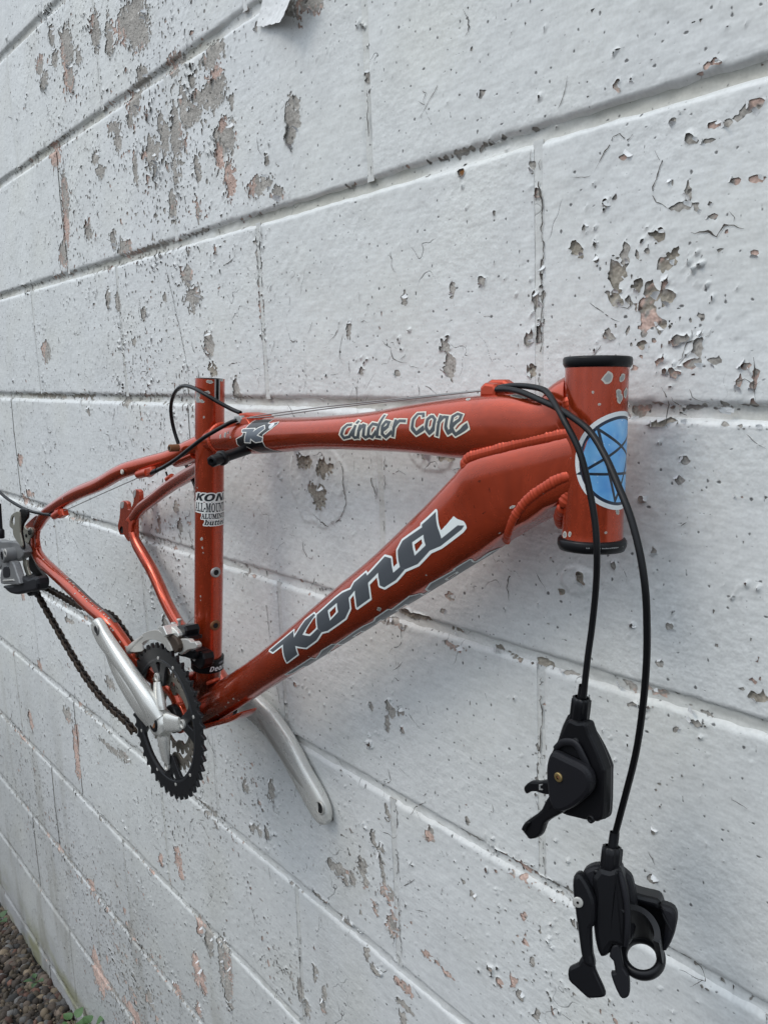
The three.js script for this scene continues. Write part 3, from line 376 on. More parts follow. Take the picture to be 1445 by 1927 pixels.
function disc(c, nrm, R, n = 20, ex0) { const ex = ex0 || V(0, 1, 0).cross(nrm).normalize(), ey = nrm.clone().cross(ex).normalize(); return [...Array(n)].map((_, i) => c.clone().addScaledVector(ex, R * Math.cos(i / n * TAU)).addScaledVector(ey, R * Math.sin(i / n * TAU))); }
// a turned piece: profile [[along, radius], ...] about an axis
function turned(c, axis, prof, seg = 32) {
  const g = new THREE.LatheGeometry(prof.map(([h, r]) => new THREE.Vector2(r, h)), seg), y = axis.clone().normalize(), x = Math.abs(y.y) < 0.9 ? V(0, 1, 0).cross(y).normalize() : V(1, 0, 0).cross(y).normalize(), z = x.clone().cross(y);
  g.applyMatrix4(new THREE.Matrix4().makeBasis(x, y, z).setPosition(c)); return g;
}
function hose(pts, r, n = 90, seg = 12) { return new THREE.TubeGeometry(new THREE.CatmullRomCurve3(pts, false, 'centripetal'), n, r, seg, false); }
function weld(pts, r, pitch = 0.0036) {            // a bead of overlapping ripples
  const c = new THREE.CatmullRomCurve3(pts, false, 'centripetal'), len = c.getLength(), n = Math.ceil(len / pitch * 6), g = new THREE.TubeGeometry(c, n, r * 1.12, 14, false), p = g.attributes.position;
  for (let i = 0; i <= n; i++) { const t = i / n, o = c.getPointAt(t), f = ((t * len / pitch + 0.35 * noise(t * 9, len * 50)) % 1 + 1) % 1, k = (0.86 + 0.24 * f * (0.6 + noise(t * len * 200, 3))) * (1 + 0.16 * noise(t * len * 90, len * 90)) * Math.min(1, 0.35 + Math.min(i, n - i) * 0.12); for (let j = 0; j <= 14; j++) { const q = i * 15 + j, x = V(p.getX(q), p.getY(q), p.getZ(q)).sub(o).multiplyScalar(k); x.addScaledVector(N, -0.6 * x.dot(N)).add(o); p.setXYZ(q, x.x, x.y, x.z); } }
  g.computeVertexNormals(); return g;
}

// ---- materials
const mottle = tile((u, v, o) => { const s = smooth(0.38, 0.55, noise(u * 90, v * 90, 90)) * smooth(0.1, 0.4, noise(u * 7, v * 7, 7)), g = 0.93 + 0.06 * noise(u * 12, v * 12, 12) + 0.05 * noise(u * 50, v * 50, 50) - 0.25 * s; o[0] = g; o[1] = g; o[2] = g; }, true);
mottle.repeat.set(3, 1);
const soil = tile((u, v, o) => { o[0] = o[1] = o[2] = 0.62 + 0.25 * noise(u * 10, v * 10, 10) + 0.2 * noise(u * 40, v * 40, 40) + 0.1 * noise(u * 160, v * 160, 160); });
soil.repeat.set(3, 1);
const phys = (name, c, rough, metal, o = {}) => new THREE.MeshPhysicalMaterial({ name, color: lin(...c), roughness: rough, metalness: metal, side: THREE.DoubleSide, ...o });
const orange = phys('burnt orange metallic paint', [0.52, 0.06, 0.016], 0.4, 0.64, { map: mottle, roughnessMap: soil, clearcoat: 0.75, clearcoatRoughness: 0.09 });
const orangeBead = phys('painted weld', [0.5, 0.057, 0.017], 0.44, 0.55, { clearcoat: 0.4, clearcoatRoughness: 0.3 });
const primer = phys('chipped edge', [0.55, 0.52, 0.46], 0.7, 0);
const bareAlu = phys('bare aluminium', [0.36, 0.36, 0.35], 0.5, 0.4);
const black = phys('black anodised metal', [0.007, 0.007, 0.008], 0.34, 0.1, { specularIntensity: 0.55 });
const rubber = phys('black cable housing', [0.006, 0.006, 0.007], 0.36, 0, { specularIntensity: 0.55 });
const plastic = phys('black moulded plastic', [0.0065, 0.0066, 0.008], 0.36, 0, { specularIntensity: 0.55 });
const plasticMatt = phys('matt black plastic', [0.010, 0.010, 0.0125], 0.5, 0, { specularIntensity: 0.55 });
const hollow = phys('dark hollow', [0.006, 0.006, 0.006], 0.9, 0);
const silver = phys('polished silver alloy', [0.66, 0.65, 0.61], 0.42, 0.5, { roughnessMap: soil });
const satin = phys('satin grey alloy', [0.5, 0.485, 0.45], 0.45, 0.45), matteAlloy = phys('matt silver crank', [0.64, 0.63, 0.59], 0.48, 0.3, { roughnessMap: soil });
const grey = phys('grey cast alloy', [0.22, 0.22, 0.22], 0.5, 0.5);
const olive = phys('dull steel plate', [0.3, 0.29, 0.24], 0.45, 0.6);
const steel = phys('steel wire', [0.3, 0.29, 0.28], 0.4, 0.8);
const ringBlack = phys('worn black chainring', [0.011, 0.0115, 0.013], 0.4, 0.2);
const ringSteel = phys('dirty steel chainring', [0.2, 0.18, 0.15], 0.5, 0.6);
const oily = phys('oily rusty chain', [0.06, 0.042, 0.03], 0.55, 0.45);
const oilyDark = phys('oily black chain', [0.025, 0.02, 0.017], 0.5, 0.4);
const brass = phys('brass screw', [0.42, 0.3, 0.13], 0.4, 0.8);
const rust = phys('rusty bolt', [0.2, 0.085, 0.035], 0.7, 0.3);

// ---- stickers, drawn on canvases
function sticker(w, h, draw) { const c = document.createElement('canvas'); c.width = w; c.height = h; const x = c.getContext('2d'); x.clearRect(0, 0, w, h); draw(x, w, h); const t = new THREE.CanvasTexture(c); t.colorSpace = THREE.SRGBColorSpace; return phys('sticker', [1, 1, 1], 0.35, 0, { map: t, transparent: true, alphaTest: 0.5, clearcoat: 0.4, clearcoatRoughness: 0.2 }); }
const trace = (x, p) => { x.beginPath(); p.forEach(([a, b], i) => i ? x.lineTo(a, b) : x.moveTo(a, b)); x.closePath(); };

const BB = off(V(-.5067,1.2488,.1624), -0.068);
const bike = thing('bicycle_frame', BB, 'burnt orange mountain bike frame without wheels hung on the wall', 'bicycle frame');

// ---- tubes
const downTube = sweep([
  [BB.clone(), .0213, 0.019, 2], [V(-.423,1.2964,.0894), .0214, 0.0195, 2], [V(-.3437,1.3461,.0845), .021, 0.02, 2.1], [V(-.1934,1.4446,.0751), .0263, 0.021, 2.3],
  [V(-.1216,1.4918,.0706), .029, 0.021, 2.4], ...[[V(-.0651,1.5717,.0769), V(-.021,1.5201,.0541), 3], [V(-.0292,1.6009,.0764), V(.0095,1.5394,.0502), 3.6], [V(-.0144,1.6128,.0773), V(.0217,1.5477,.0484), 4.2], [V(-.0053,1.6168,.0768), V(.0273,1.5511,.0481), 4.4], [V(.0329,1.6265,.0752), V(.0404,1.5593,.0473), 4.6], [V(.0721,1.6348,.0736), V(.0584,1.5696,.0462), 4.6], [V(.0897,1.639,.0729), V(.0705,1.5777,.0455), 4.5], [V(.1147,1.644,.0719), V(.0978,1.589,.0441), 4.4]].map(([u, l, e]) => { const d = u.clone().sub(l); d.addScaledVector(N, -d.dot(N)); return [u.clone().add(l).multiplyScalar(.5), d.length() / 2, .0215, e, d.normalize()]; })], 150, 72);
const topTube = sweep([
  [V(-.4644,1.6094,.075), .0158, 0.0165], [V(-.4108,1.6136,.0731), .0184, 0.0175], [V(-.3477,1.6188,.071), .0202, 0.0175], [V(-.2398,1.626,.0674), .0171, 0.0165, 2.1], [V(-.1535,1.6308,.0646), .0187, 0.0165, 2.2],
  [V(-.0931,1.6351,.0625), .0222, 0.017, 2.4], [V(-.034,1.6376,.0606), .026, 0.0185, 2.6], [V(.0208,1.6413,.0588), .0258, 0.0195, 3], [V(.0586,1.6419,.0576), .023, 0.0195, 3], [V(.0717,1.6452,.0571), .0231, 0.019, 2.8], [V(.0795,1.6505,.0566), .0273, 0.0185, 2.5], [V(.0891,1.6531,.0562), .0301, 0.018, 2.4]], 100, 60);
const RS = .0361 / 2;
const seatTube = sweep([[V(-.4972,1.2724,.0928), RS, RS], [V(-.4889,1.3225,.09), RS, RS], [V(-.4758,1.4932,.0811), RS, RS], [V(-.4656,1.6558,.0727), RS, RS]], 50, 48);
const seatTop = sweep([[V(-.4656,1.6558,.0727), RS, RS], [V(-.4638,1.6849,.0712), RS, RS]], 6, 40), seatTopIn = sweep([[V(-.4656,1.6558,.0727), RS - .002, RS - .002], [V(-.4638,1.6849,.0712), RS - .002, RS - .002]], 6, 40);
const RH = .0452 / 2;
const headTube = sweep([[V(.1034,1.5586,.0605), RH * 1.0, RH * 1.0], [V(.1034,1.565,.0601), RH * 0.99, RH * 0.99], [V(.1031,1.6048,.0582), RH * 0.985, RH * 0.985], [V(.1025,1.6595,.0554), RH, RH], [V(.1022,1.6872,.0541), RH * 1.015, RH * 1.015]], 40, 56);
const grimy = orange.clone(); grimy.vertexColors = true; grimy.name = 'orange paint with road grime';
function grime(g, from, to) { const u = g.attributes.uv, p = g.attributes.position, c = new Float32Array(u.count * 3); for (let i = 0; i < u.count; i++) { const s = u.getX(i), q = smooth(from, to, s + 0.035 * noise(p.getX(i) * 60, p.getY(i) * 60 + p.getZ(i) * 40)); c[3 * i] = lerp(.2, 1, q); c[3 * i + 1] = lerp(.34, 1, q); c[3 * i + 2] = lerp(.6, 1, q); } g.setAttribute('color', new THREE.BufferAttribute(c, 3)); return g; }
const dt = part('down_tube', grime(skin(downTube), .005, .11), grimy, bike), tt = part('top_tube', skin(topTube), orange, bike), stt = part('seat_tube', grime(skin(seatTube), .005, .06), grimy, bike), ht = part('head_tube', skin(headTube), orange, bike);
{ // slotted top of the seat tube
  const a = -Math.PI / 2 + 0.11, b = -Math.PI / 2 - 0.11 + TAU;
  const rim = []; { const f = seatTop.F[6], g = seatTopIn.F[6], v = [], id = []; for (let j = 0; j <= 40; j++) { const th = lerp(a, b, j / 40), p = ringPoint(f, th), q = ringPoint(g, th); v.push(p.x, p.y, p.z, q.x, q.y, q.z); if (j) id.push(2 * j - 2, 2 * j - 1, 2 * j, 2 * j, 2 * j - 1, 2 * j + 1); } const r = new THREE.BufferGeometry(); r.setAttribute('position', new THREE.Float32BufferAttribute(v, 3)); r.setIndex(id); r.computeVertexNormals(); rim.push(r); }
  part('slotted_collar', skin(seatTop, false, a, b), orange, stt);
  part('collar_rim', rim, bareAlu, stt); part('collar_bore', [skin(seatTopIn, false, a, b), turned(V(-.4656,1.6558,.0727), EY, [[0.002, 0], [0.002, RS - .003]])], hollow, stt);
  for (const s of [-1, 1]) part('slot_edge', patch(seatTop, 0.002, seatTop.L, -Math.PI / 2 + s * 0.11, -Math.PI / 2 + s * 0.2, 0.0003, 8, 3), bareAlu, stt);
}
const RSS = .02 / 2;
const seatStay = sweep([[V(-.4668,1.6072,.0812), .0125, .012], [V(-.4979,1.5966,.0926), .0115, .0105], [V(-.5248,1.5867,.104), RSS, .0095], [V(-.5675,1.577,.1177), RSS, .0095], [V(-.6137,1.566,.1317), RSS, .0095], [V(-.6755,1.5446,.1416), RSS, .0095], [V(-.748,1.5247,.1508), RSS, .0095], [V(-.8142,1.5028,.1564), RSS * .95, .0095], [V(-.8742,1.4801,.1603), RSS * .95, .0085], [V(-.91,1.4581,.163), .009, .007]], 60, 28);
const seatStayFar = sweep([[V(-.4849,1.5785,.0711), .0115, .011], [V(-.5707,1.5574,.0547), .0105, .0095], [V(-.659,1.533,.0425), .0098, .0095], [V(-.7474,1.5028,.0337), .0095, .0092], [V(-.812,1.4793,.0288), .0095, .009], [V(-.8504,1.459,.0279), .009, .007]], 50, 28);
const chainStay = sweep([[V(-.9289,1.4364,.1637), .008, .007], [V(-.9249,1.4141,.1647), .0105, .0085], [V(-.8972,1.4007,.1645), .011, .0095], [V(-.8653,1.3934,.1629), .0102, .0095], [V(-.7898,1.377,.1595), .0098, .0095], [V(-.7252,1.3599,.1554), .0098, .0095], [V(-.6694,1.3458,.1504), .0098, .0095], [V(-.6401,1.3253,.1445), .0098, .0095], [V(-.617,1.3062,.1388), .0098, .0095], [V(-.5834,1.2876,.1317), .0098, .0095], [V(-.5233,1.2757,.1235), .0105, .01], [off(BB, .026), .011, .01]], 70, 28);
const chainStayFar = sweep([[V(-.8546,1.4345,.0293), .008, .007], [V(-.8418,1.4183,.0297), .0105, .008], [V(-.8172,1.4014,.0298), .0108, .009], [V(-.7833,1.3832,.0317), .0102, .0095], [V(-.7543,1.3625,.0339), .0098, .0095], [V(-.7296,1.3435,.0361), .0098, .0095], [V(-.6771,1.3183,.0418), .0098, .0095], [V(-.6129,1.3033,.0486), .0098, .0095], [V(-.5465,1.2914,.0553), .0105, .0095], [V(-.4971,1.2761,.0626), .011, .01]], 60, 28);
const ss = part('seat_stay', skin(seatStay), orange, bike), ss2 = part('seat_stay', skin(seatStayFar), orange, bike), cs = part('chain_stay', skin(chainStay), orange, bike), cs2 = part('chain_stay', skin(chainStayFar), orange, bike);
part('stay_bridge', skin(sweep([[V(-.4829,1.5907,.0845), .006, .013], [V(-.5064,1.583,.0896), .0055, .014], [V(-.5238,1.5785,.0963), .005, .008]], 14, 20)), orange, bike);
part('chain_stay_bridge', skin(sweep([[off(V(-.4995,1.2988,.1216), 0), .008, .008], [V(-.5178,1.2919,.0924), .008, .008], [V(-.5314,1.2865,.0571), .008, .008]], 14, 20)), orange, bike);
const shell = part('bottom_bracket_shell', turned(BB, N, [[-.0365, .017], [-.0365, .0205], [-.035, .021], [.035, .021], [.0365, .0205], [.0365, .017]], 40), orange, bike);
for (const k of [1, -1]) part('bottom_bracket_cup', turned(BB, N, [[.0365 * k, .0185], [.044 * k, .0185], [.045 * k, .0165], [.045 * k, .01]], 30), black, shell);
part('axle', turned(BB, N, [[-.06, .009], [.055, .009]], 20), steel, shell);
// cable guide bulge under the shell
part('cable_guide', plate(roundPts([V(-.4204,1.2666,.1028),V(-.3893,1.2827,.1011),V(-.3946,1.2743,.1016),V(-.4181,1.2604,.103),V(-.4588,1.2423,.1052),V(-.4874,1.2291,.1067),V(-.4929,1.2332,.1066),V(-.4584,1.2495,.1048)]), N, .024, .002), orange, shell);

// ---- welds
part('weld', [weld([V(-.0106,1.6053,.0794),V(-.0131,1.6095,.0792),V(-.0084,1.6151,.0788),V(.0035,1.6188,.0783),V(.0207,1.6231,.0776),V(.04,1.6282,.0767),V(.0584,1.6323,.076),V(.0786,1.6363,.0752),V(.0968,1.6394,.0745)], .0041)], orangeBead, bike);
part('weld', weld([V(.0983,1.6087,.0787), V(.0936,1.6073,.0801), V(.0861,1.6044,.0806), V(.0778,1.5998,.0811), V(.0683,1.5941,.0816), V(.0591,1.5875,.0821), V(.0511,1.5797,.0823), V(.0446,1.5717,.082), V(.0385,1.5631,.0804), V(.0312,1.5546,.0759), V(.0245,1.5482,.0694)], .0038), orangeBead, bike);
part('weld', [weld([V(.0901,1.6651,.0746),V(.0934,1.6547,.075),V(.0952,1.6452,.0754),V(.0971,1.6337,.0759),V(.098,1.6221,.0765),V(.098,1.6105,.0771),V(.0961,1.5994,.0777),V(.0921,1.5903,.0783),V(.0894,1.5845,.0786)], .0044), weld([V(.0894,1.5845,.0786), V(.0787,1.574,.0695), V(.0738,1.5647,.0611)], .004)], orangeBead, bike);
{ const ring = (c, T, a, b, r) => { const B = N.clone().cross(T).normalize(), p = []; for (let i = 0; i <= 26; i++) { const t = -0.55 * Math.PI + i / 26 * 1.1 * Math.PI, ct = Math.cos(t), st = Math.sin(t); p.push(c.clone().addScaledVector(N, ct * b).addScaledVector(B, st * a).addScaledVector(T, -0.006 * ct * ct + 0.0085)); } return weld(p, r); };
  part('weld', ring(V(-.4435,1.6113,.0742), V(-.4108,1.6136,.0731).sub(V(-.4644,1.6094,.075)).normalize(), .0182, .0175, .0026), orangeBead, bike);
  part('weld', [weld([V(-.4719,1.6207,.0876),V(-.478,1.6086,.0884),V(-.4829,1.5951,.0893),V(-.4766,1.5849,.0896)], .003), weld([V(-.4725,1.2962,.1029), V(-.4639,1.3011,.0964), V(-.464,1.3013,.0864)], .0026)], orangeBead, bike); }

// ---- headset cups
part('headset_cup', turned(V(.1025,1.6856,.0541), V(.1023,1.6864,.0541).sub(V(.1031,1.5593,.0604)), [[0, RH * .8], [0, RH * 1.03], [.0006, RH * 1.05], [.0025, RH * 1.095], [.0062, RH * 1.1], [.0076, RH * 1.07], [.008, RH * 1.0], [.008, RH * .7], [.001, RH * .68]], 64), black, bike);
const cupLow = part('headset_cup', turned(V(.1031,1.5595,.0604), V(.1031,1.5593,.0604).sub(V(.1023,1.6864,.0541)), [[-.001, RH * .8], [-.001, RH * 1.07], [.0008, RH * 1.12], [.0045, RH * 1.125], [.0062, RH * 1.09], [.0078, RH * 1.06], [.0078, RH * .7], [.001, RH * .68]], 64), black, bike);
{ const up = V(.1023,1.6864,.0541).sub(V(.1031,1.5593,.0604)).normalize(), c = V(.1031,1.5595,.0604), sw = sweep([[c.clone().addScaledVector(up, -.0058), RH * 1.09, RH * 1.09], [c.clone().addScaledVector(up, -.0012), RH * 1.128, RH * 1.128]], 4, 40);
  part('cup_lettering', patchF(sw, (u, v) => [v * sw.L, lerp(-26, -112, u) * Math.PI / 180], .0003, 40, 4), sticker(640, 64, (x) => { x.fillStyle = '#b9bcbb'; x.font = 'bold 44px sans-serif'; x.textBaseline = 'middle'; x.fillText('W', 6, 36); x.save(); x.translate(150, 36); x.scale(.95, 1); x.fillText('H INDUSTRIES', 0, 0); x.fillText('- (', 360, 0); x.restore(); }), cupLow); }

// ---- head badge: a round sky-blue sticker wrapped on the front of the head tube
{ const R = 0.0355, sC = V(.1029,1.619,.0575).distanceTo(headTube.F[0].c), th0 = -Math.PI / 2 + 0.02, v = [], u = [], id = [], A = 64, K = 14;
  for (let k = 0; k <= K; k++) for (let i = 0; i <= A; i++) { const r = R * k / K, a = i / A * TAU, p = at(headTube, sC + r * Math.sin(a), th0 - r * Math.cos(a) / RH, 0.0004); v.push(p.x, p.y, p.z); u.push(0.5 + 0.5 * k / K * Math.cos(a), 0.5 + 0.5 * k / K * Math.sin(a)); if (k && i) { const q = k * (A + 1) + i; id.push(q, q - 1, q - A - 2, q, q - A - 2, q - A - 1); } }
  const g = new THREE.BufferGeometry(); g.setAttribute('position', new THREE.Float32BufferAttribute(v, 3)); g.setAttribute('uv', new THREE.Float32BufferAttribute(u, 2)); g.setIndex(id); g.computeVertexNormals();
  const c = document.createElement('canvas'); c.width = c.height = 512; const x = c.getContext('2d');
  x.fillStyle = '#dfe3e4'; x.fillRect(0, 0, 512, 512); x.fillStyle = '#16243a'; x.beginPath(); x.arc(256, 256, 232, 0, 7); x.fill(); x.fillStyle = '#74b9ea'; x.beginPath(); x.arc(256, 256, 216, 0, 7); x.fill();
  x.save(); x.clip(); const rd = rng(5);
  for (let i = 0; i < 150; i++) { const px = rd() * 512, py = rd() * 512, r = 12 + rd() * 60, q = x.createRadialGradient(px, py, 0, px, py, r), w = rd(); q.addColorStop(0, w > .5 ? 'rgba(190,222,245,.3)' : 'rgba(50,125,205,.3)'); q.addColorStop(1, 'rgba(90,150,220,0)'); x.fillStyle = q; x.fillRect(px - r, py - r, 2 * r, 2 * r); }
  for (let i = 0; i < 40; i++) { x.fillStyle = `rgba(235,245,250,${0.2 + 0.5 * rd()})`; x.beginPath(); x.arc(rd() * 512, rd() * 512, 1 + rd() * 4, 0, 7); x.fill(); } x.restore();
  x.strokeStyle = '#14202f'; x.lineWidth = 14; x.lineJoin = 'miter'; const P = [[-18.2, 21.6], [29.5, -9], [-29.8, -8.6], [21.5, 23], [-4.2, -27]].map(([a, b]) => [256 + a * 7.64, 256 - b * 7.64]); trace(x, P); x.stroke();
  const t = new THREE.CanvasTexture(c); t.colorSpace = THREE.SRGBColorSpace;
  part('head_badge', g, phys('badge print', [1, 1, 1], 0.35, 0, { map: t, clearcoat: 0.6, clearcoatRoughness: 0.15 }), ht); }
// ---- printed stickers and worn spots
const DEG = Math.PI / 180;
{ // big name along the down tube; corners are millimetres along the tube and degrees round it
  const GLYPHS = [
    [[239,26.1],[298.5,27],[297,9],[324.3,29.1],[344.2,28.1],[347,21.4],[314.4,2],[326.7,-9.5],[344.1,-6],[348.5,-17.6],[346.5,-18.1],[332.8,-26.2],[309.6,-27.5],[294.2,-8.2],[289.7,-29.4],[263.6,-31.7],[266.8,-9.7],[271.6,13.2],[246.9,13.2]],
    [[350.1,18.9],[367.4,20.4],[388,23.1],[402.5,22.8],[424.2,14.3],[411.7,4.9],[407.3,-9.7],[393.3,-21.4],[377.2,-22.3],[357.6,-22.5],[348.5,-17.6],[344.5,-5.9]],
    [[425.9,25],[448,25.8],[449.3,17.8],[482.7,24.4],[491.4,11.9],[486.3,-3.8],[497.9,-2.9],[502.4,-9.3],[485,-15.4],[466.4,-14.7],[461.9,-7.3],[466.5,8],[447.6,5.4],[441.1,-16.5],[417,-17.1],[424.4,9.1],[411.7,4.9],[417.1,15.4]],
    [[497.9,-2.9],[503.7,14.8],[514.4,22.9],[545.6,15.4],[546.7,19.4],[568.7,17.5],[560.1,-4.3],[584.3,-3.3],[591.2,-6.7],[586.3,-8.5],[554.8,-11.1],[540.9,-7.9],[520.1,-13.7],[502.8,-9.6]]];
  const HOLES = [[[390.3,11.1],[387.5,-3],[369.4,-7.4],[371.8,10.3]], [[543.4,6.1],[539.6,-1.2],[521.6,-2.5],[526.3,8.5]]], INNER = [[[386.6,7.2],[384.2,-.9],[372.7,-3.8],[373.6,4.6]], [[538.7,3.7],[537.4,.9],[525.6,-.5],[527.7,4.5]]];
  const S0 = 228, S1 = 602, T0 = -42, T1 = 37, k = 5.2, q = 2.6, W = Math.round((S1 - S0) * k), Hh = Math.round((T1 - T0) * q), map = (l) => l.map(([s, t]) => [(s - S0) * k, (T1 - t) * q]);
  const mat = sticker(W, Hh, (x) => { x.lineJoin = 'round'; x.strokeStyle = '#e2e8e6'; x.lineWidth = 22; for (const g of GLYPHS) { trace(x, map(g)); x.stroke(); }
    x.fillStyle = '#4b4f54'; for (const g of GLYPHS) { trace(x, map(g)); x.fill(); }
    x.fillStyle = '#e2e8e6'; for (const g of HOLES) { trace(x, map(g)); x.fill(); } x.globalCompositeOperation = 'destination-out'; for (const g of INNER) { trace(x, map(g)); x.fill(); } trace(x, [[(314 - S0) * k + 50, (T1 - 3) * q - 4], [(344 - S0) * k, (T1 - 17) * q], [(342 - S0) * k, (T1 + 3) * q], [(329 - S0) * k, (T1 + 5) * q]]); x.fill(); });
  part('name_sticker', patchF(downTube, (u, v) => [lerp(S0, S1, u) / 1000, lerp(T0, T1, v) * DEG], .00035, 130, 40), mat, dt);
  part('name_sticker', patchF(downTube, (u, v) => [lerp(S0, S1, u) / 1000, (lerp(T0, T1, v) - lerp(94, 88, u)) * DEG], .00035, 130, 40), mat, dt);
}
{ // model name on the top tube, drawn as brush strokes
  const L = [[[165,150],[128,152],[92,190],[70,245],[92,285],[150,272],[200,205]], [[215,172],[190,262],[205,285],[238,280]], [[232,128],[238,118]], [[268,168],[240,282]], [[258,215],[300,162],[318,170],[300,265],[318,285],[352,272]], [[440,170],[400,158],[365,200],[352,262],[388,285],[430,240]], [[508,72],[452,230],[440,280],[468,286]], [[505,225],[560,198],[575,160],[540,148],[505,190],[500,255],[532,288],[592,245]], [[642,150],[610,272]], [[628,205],[680,152],[736,156]], [[930,105],[925,78],[866,80],[828,140],[818,215],[860,250],[930,215]], [[1010,112],[978,140],[965,210],[998,242],[1042,212],[1058,140],[1030,108],[1010,112]], [[1115,108],[1080,250]], [[1098,165],[1150,112],[1188,115],[1172,200],[1196,232],[1240,210]], [[1248,185],[1320,140],[1338,92],[1296,76],[1246,110],[1228,195],[1272,244],[1390,188]]];
  const mat = sticker(1445, 405, (x) => { x.lineJoin = 'miter'; x.lineCap = 'square'; const run = (w, c) => { x.strokeStyle = c; x.lineWidth = w; for (const l of L) { x.beginPath(); l.forEach(([a, b], i) => i ? x.lineTo(a, b) : x.moveTo(a, b)); x.stroke(); } }; run(58, '#ddd8c9'); run(31, '#474c50'); });
  part('model_sticker', patchF(topTube, (u, v) => { const s = 274.7 + (376 - 274.7) * 2 * u + (462 - 2 * 376 + 274.7) * (2 * u) * (2 * u - 1) / 2, hi = lerp(lerp(64, 49, Math.min(1, 2 * u)), 27.4, Math.max(0, 2 * u - 1)), lo = lerp(lerp(-50.3, -39.7, Math.min(1, 2 * u)), -30.6, Math.max(0, 2 * u - 1)); return [s / 1000, lerp(lo, hi, v) * DEG]; }, .0003, 80, 30), mat, tt);
}
{ // black figure with the letter on the top tube
  const o = (l) => l.map(([a, b]) => [a - 260, b - 222]);
  const mat = sticker(960, 700, (x) => { x.lineJoin = 'round'; x.strokeStyle = '#e6e4dc'; x.lineWidth = 26; const F = o([[560,222],[930,222],[912,330],[960,340],[1110,298],[1120,330],[1050,420],[890,530],[880,640],[905,755],[1020,830],[1170,915],[740,930],[490,752],[372,798],[292,720],[292,622],[430,560],[450,500]]); trace(x, F); x.stroke(); x.fillStyle = '#0d0e11'; x.fill();
    const K = o([[400,452],[420,440],[690,430],[662,490],[760,420],[860,372],[902,430],[760,545],[892,580],[862,640],[720,662],[622,600],[602,672],[480,672],[520,490],[412,490]]); x.lineWidth = 30; trace(x, K); x.stroke(); x.fillStyle = '#5b626a'; x.fill(); x.fillStyle = '#d3d6d8'; x.beginPath(); x.ellipse(760, 150, 42, 58, 0.4, 0, 7); x.fill(); });
  part('figure_sticker', patchF(topTube, (u, v) => [lerp(lerp(85, 90, v), lerp(168, 181, v), u) / 1000, lerp(lerp(-58, -80, u), lerp(66, 60, u), v) * DEG], .0003, 40, 40), mat, tt);
}
{ // stacked lettering round the front of the seat tube
  const base = V(-.4972,1.2724,.0928), s0 = V(-.4753,1.5018,.0807).distanceTo(base), s1 = V(-.4729,1.5474,.0783).distanceTo(base);
  const mat = sticker(1024, 500, (x) => { x.textBaseline = 'alphabetic'; x.lineJoin = 'round'; const put = (t, f, x0, x1, y, sc, lw) => { x.save(); x.font = f; const w = x.measureText(t).width; x.translate(x0, y); x.scale((x1 - x0) / w, sc); if (lw) { x.strokeStyle = '#e3e3df'; x.lineWidth = lw; x.strokeText(t, 0, 0); } else { x.fillStyle = x.strokeStyle = '#151a21'; x.lineWidth = 5; x.fillText(t, 0, 0); x.strokeText(t, 0, 0); } x.restore(); };
    const rows = [['KONA', 'italic bold 130px sans-serif', 40, 900, 128, 1.05], ['ALL-MOUNTAIN', 'bold 130px serif', 34, 950, 280, 1.28], ['ALUMINUM', 'bold 90px serif', 205, 820, 374, 1.05], ['butted', 'italic bold 100px serif', 262, 760, 462, .95]];
    for (const r of rows) put(...r, 34); x.fillStyle = '#e3e3df'; x.fillRect(22, 150, 950, 135); x.fillRect(205, 290, 630, 90); x.fillRect(40, 30, 850, 110); for (const r of rows) put(...r, 0); });
  part('lettering_sticker', patchF(seatTube, (u, v) => [lerp(s0, s1, v), lerp(12, -190, u) * DEG], .0003, 60, 10), mat, stt);
}
// chips where the paint is gone to the metal: [along mm, round deg, size mm, stretch]
function chips(sw, host, list, seed) {
  const a = [], b = []; list.forEach(([s, t, r, st], i) => { a.push(blob(sw, s / 1000, t * DEG, r * 1.35 / 1000, seed + i, .0002, st || 1)); b.push(blob(sw, s / 1000, t * DEG, r * .92 / 1000, seed + i, .00028, st || 1)); });
  const rim = part('chipped_paint', merge(a), primer, host), core = part('bare_metal', merge(b), bareAlu, host); rim.userData.kind = core.userData.kind = 'stuff';
}
chips(headTube, ht, [[119.4,-54.7,3.4,1.1],[119.4,-85.3,2.4],[108.4,-78,2.6],[105,-82,2.2,1.5],[108.6,-99,2.6,1.3],[109.4,-29.3,.8],[100.8,-41,.8],[4.6,27,2.6],[6,10,1.6],[23.6,-85.6,1.8],[26,-80,.8],[62,14,.6],[9,-60,.9]], 10);
chips(seatTube, stt, [[368.3,-37.7,.9,1.6],[280,-6.6,.7],[216.2,-30.5,1.5,1.3],[205,-34,.8,1.6],[198.6,-37.8,.7],[141.3,-27,.7,1.6],[136,-28,.6],[318,-100,.7],[250,-110,.6]], 40);
chips(seatTop, stt, [[1.8,-8,4.2,1.1],[5,-2,3.2],[12.7,-50,2.6,.8],[11,-40,1.8],[9,-7,3],[2,-30,2.8,.6],[26,-60,4,.4],[28,-110,3,.5]], 60);
chips(topTube, tt, [[63.8,13.7,2.4],[52.7,9.7,1.9],[70,20,1.4],[76.4,2.4,1.1],[452.5,56.8,1.7,1.4],[503,66,3.2,2],[512,66,2.4],[92,-22,.8,2.4],[330,72,.9,2],[240,70,.8,2]], 80);
chips(downTube, dt, [[440.9,-47.9,2.3],[357.7,-24,1.3],[693,-9,1.4],[690,-6,1.3],[684,-8,1],[655,-10.5,.8,3],[122.5,-35,.9,2],[106.6,-36,.8,2],[93.6,-44,.9],[127,-51,.8],[62,-56,1.2],[625.7,-51,.7,3],[520,-40,.7],[300,-55,.7],[414,6,.9]], 110);
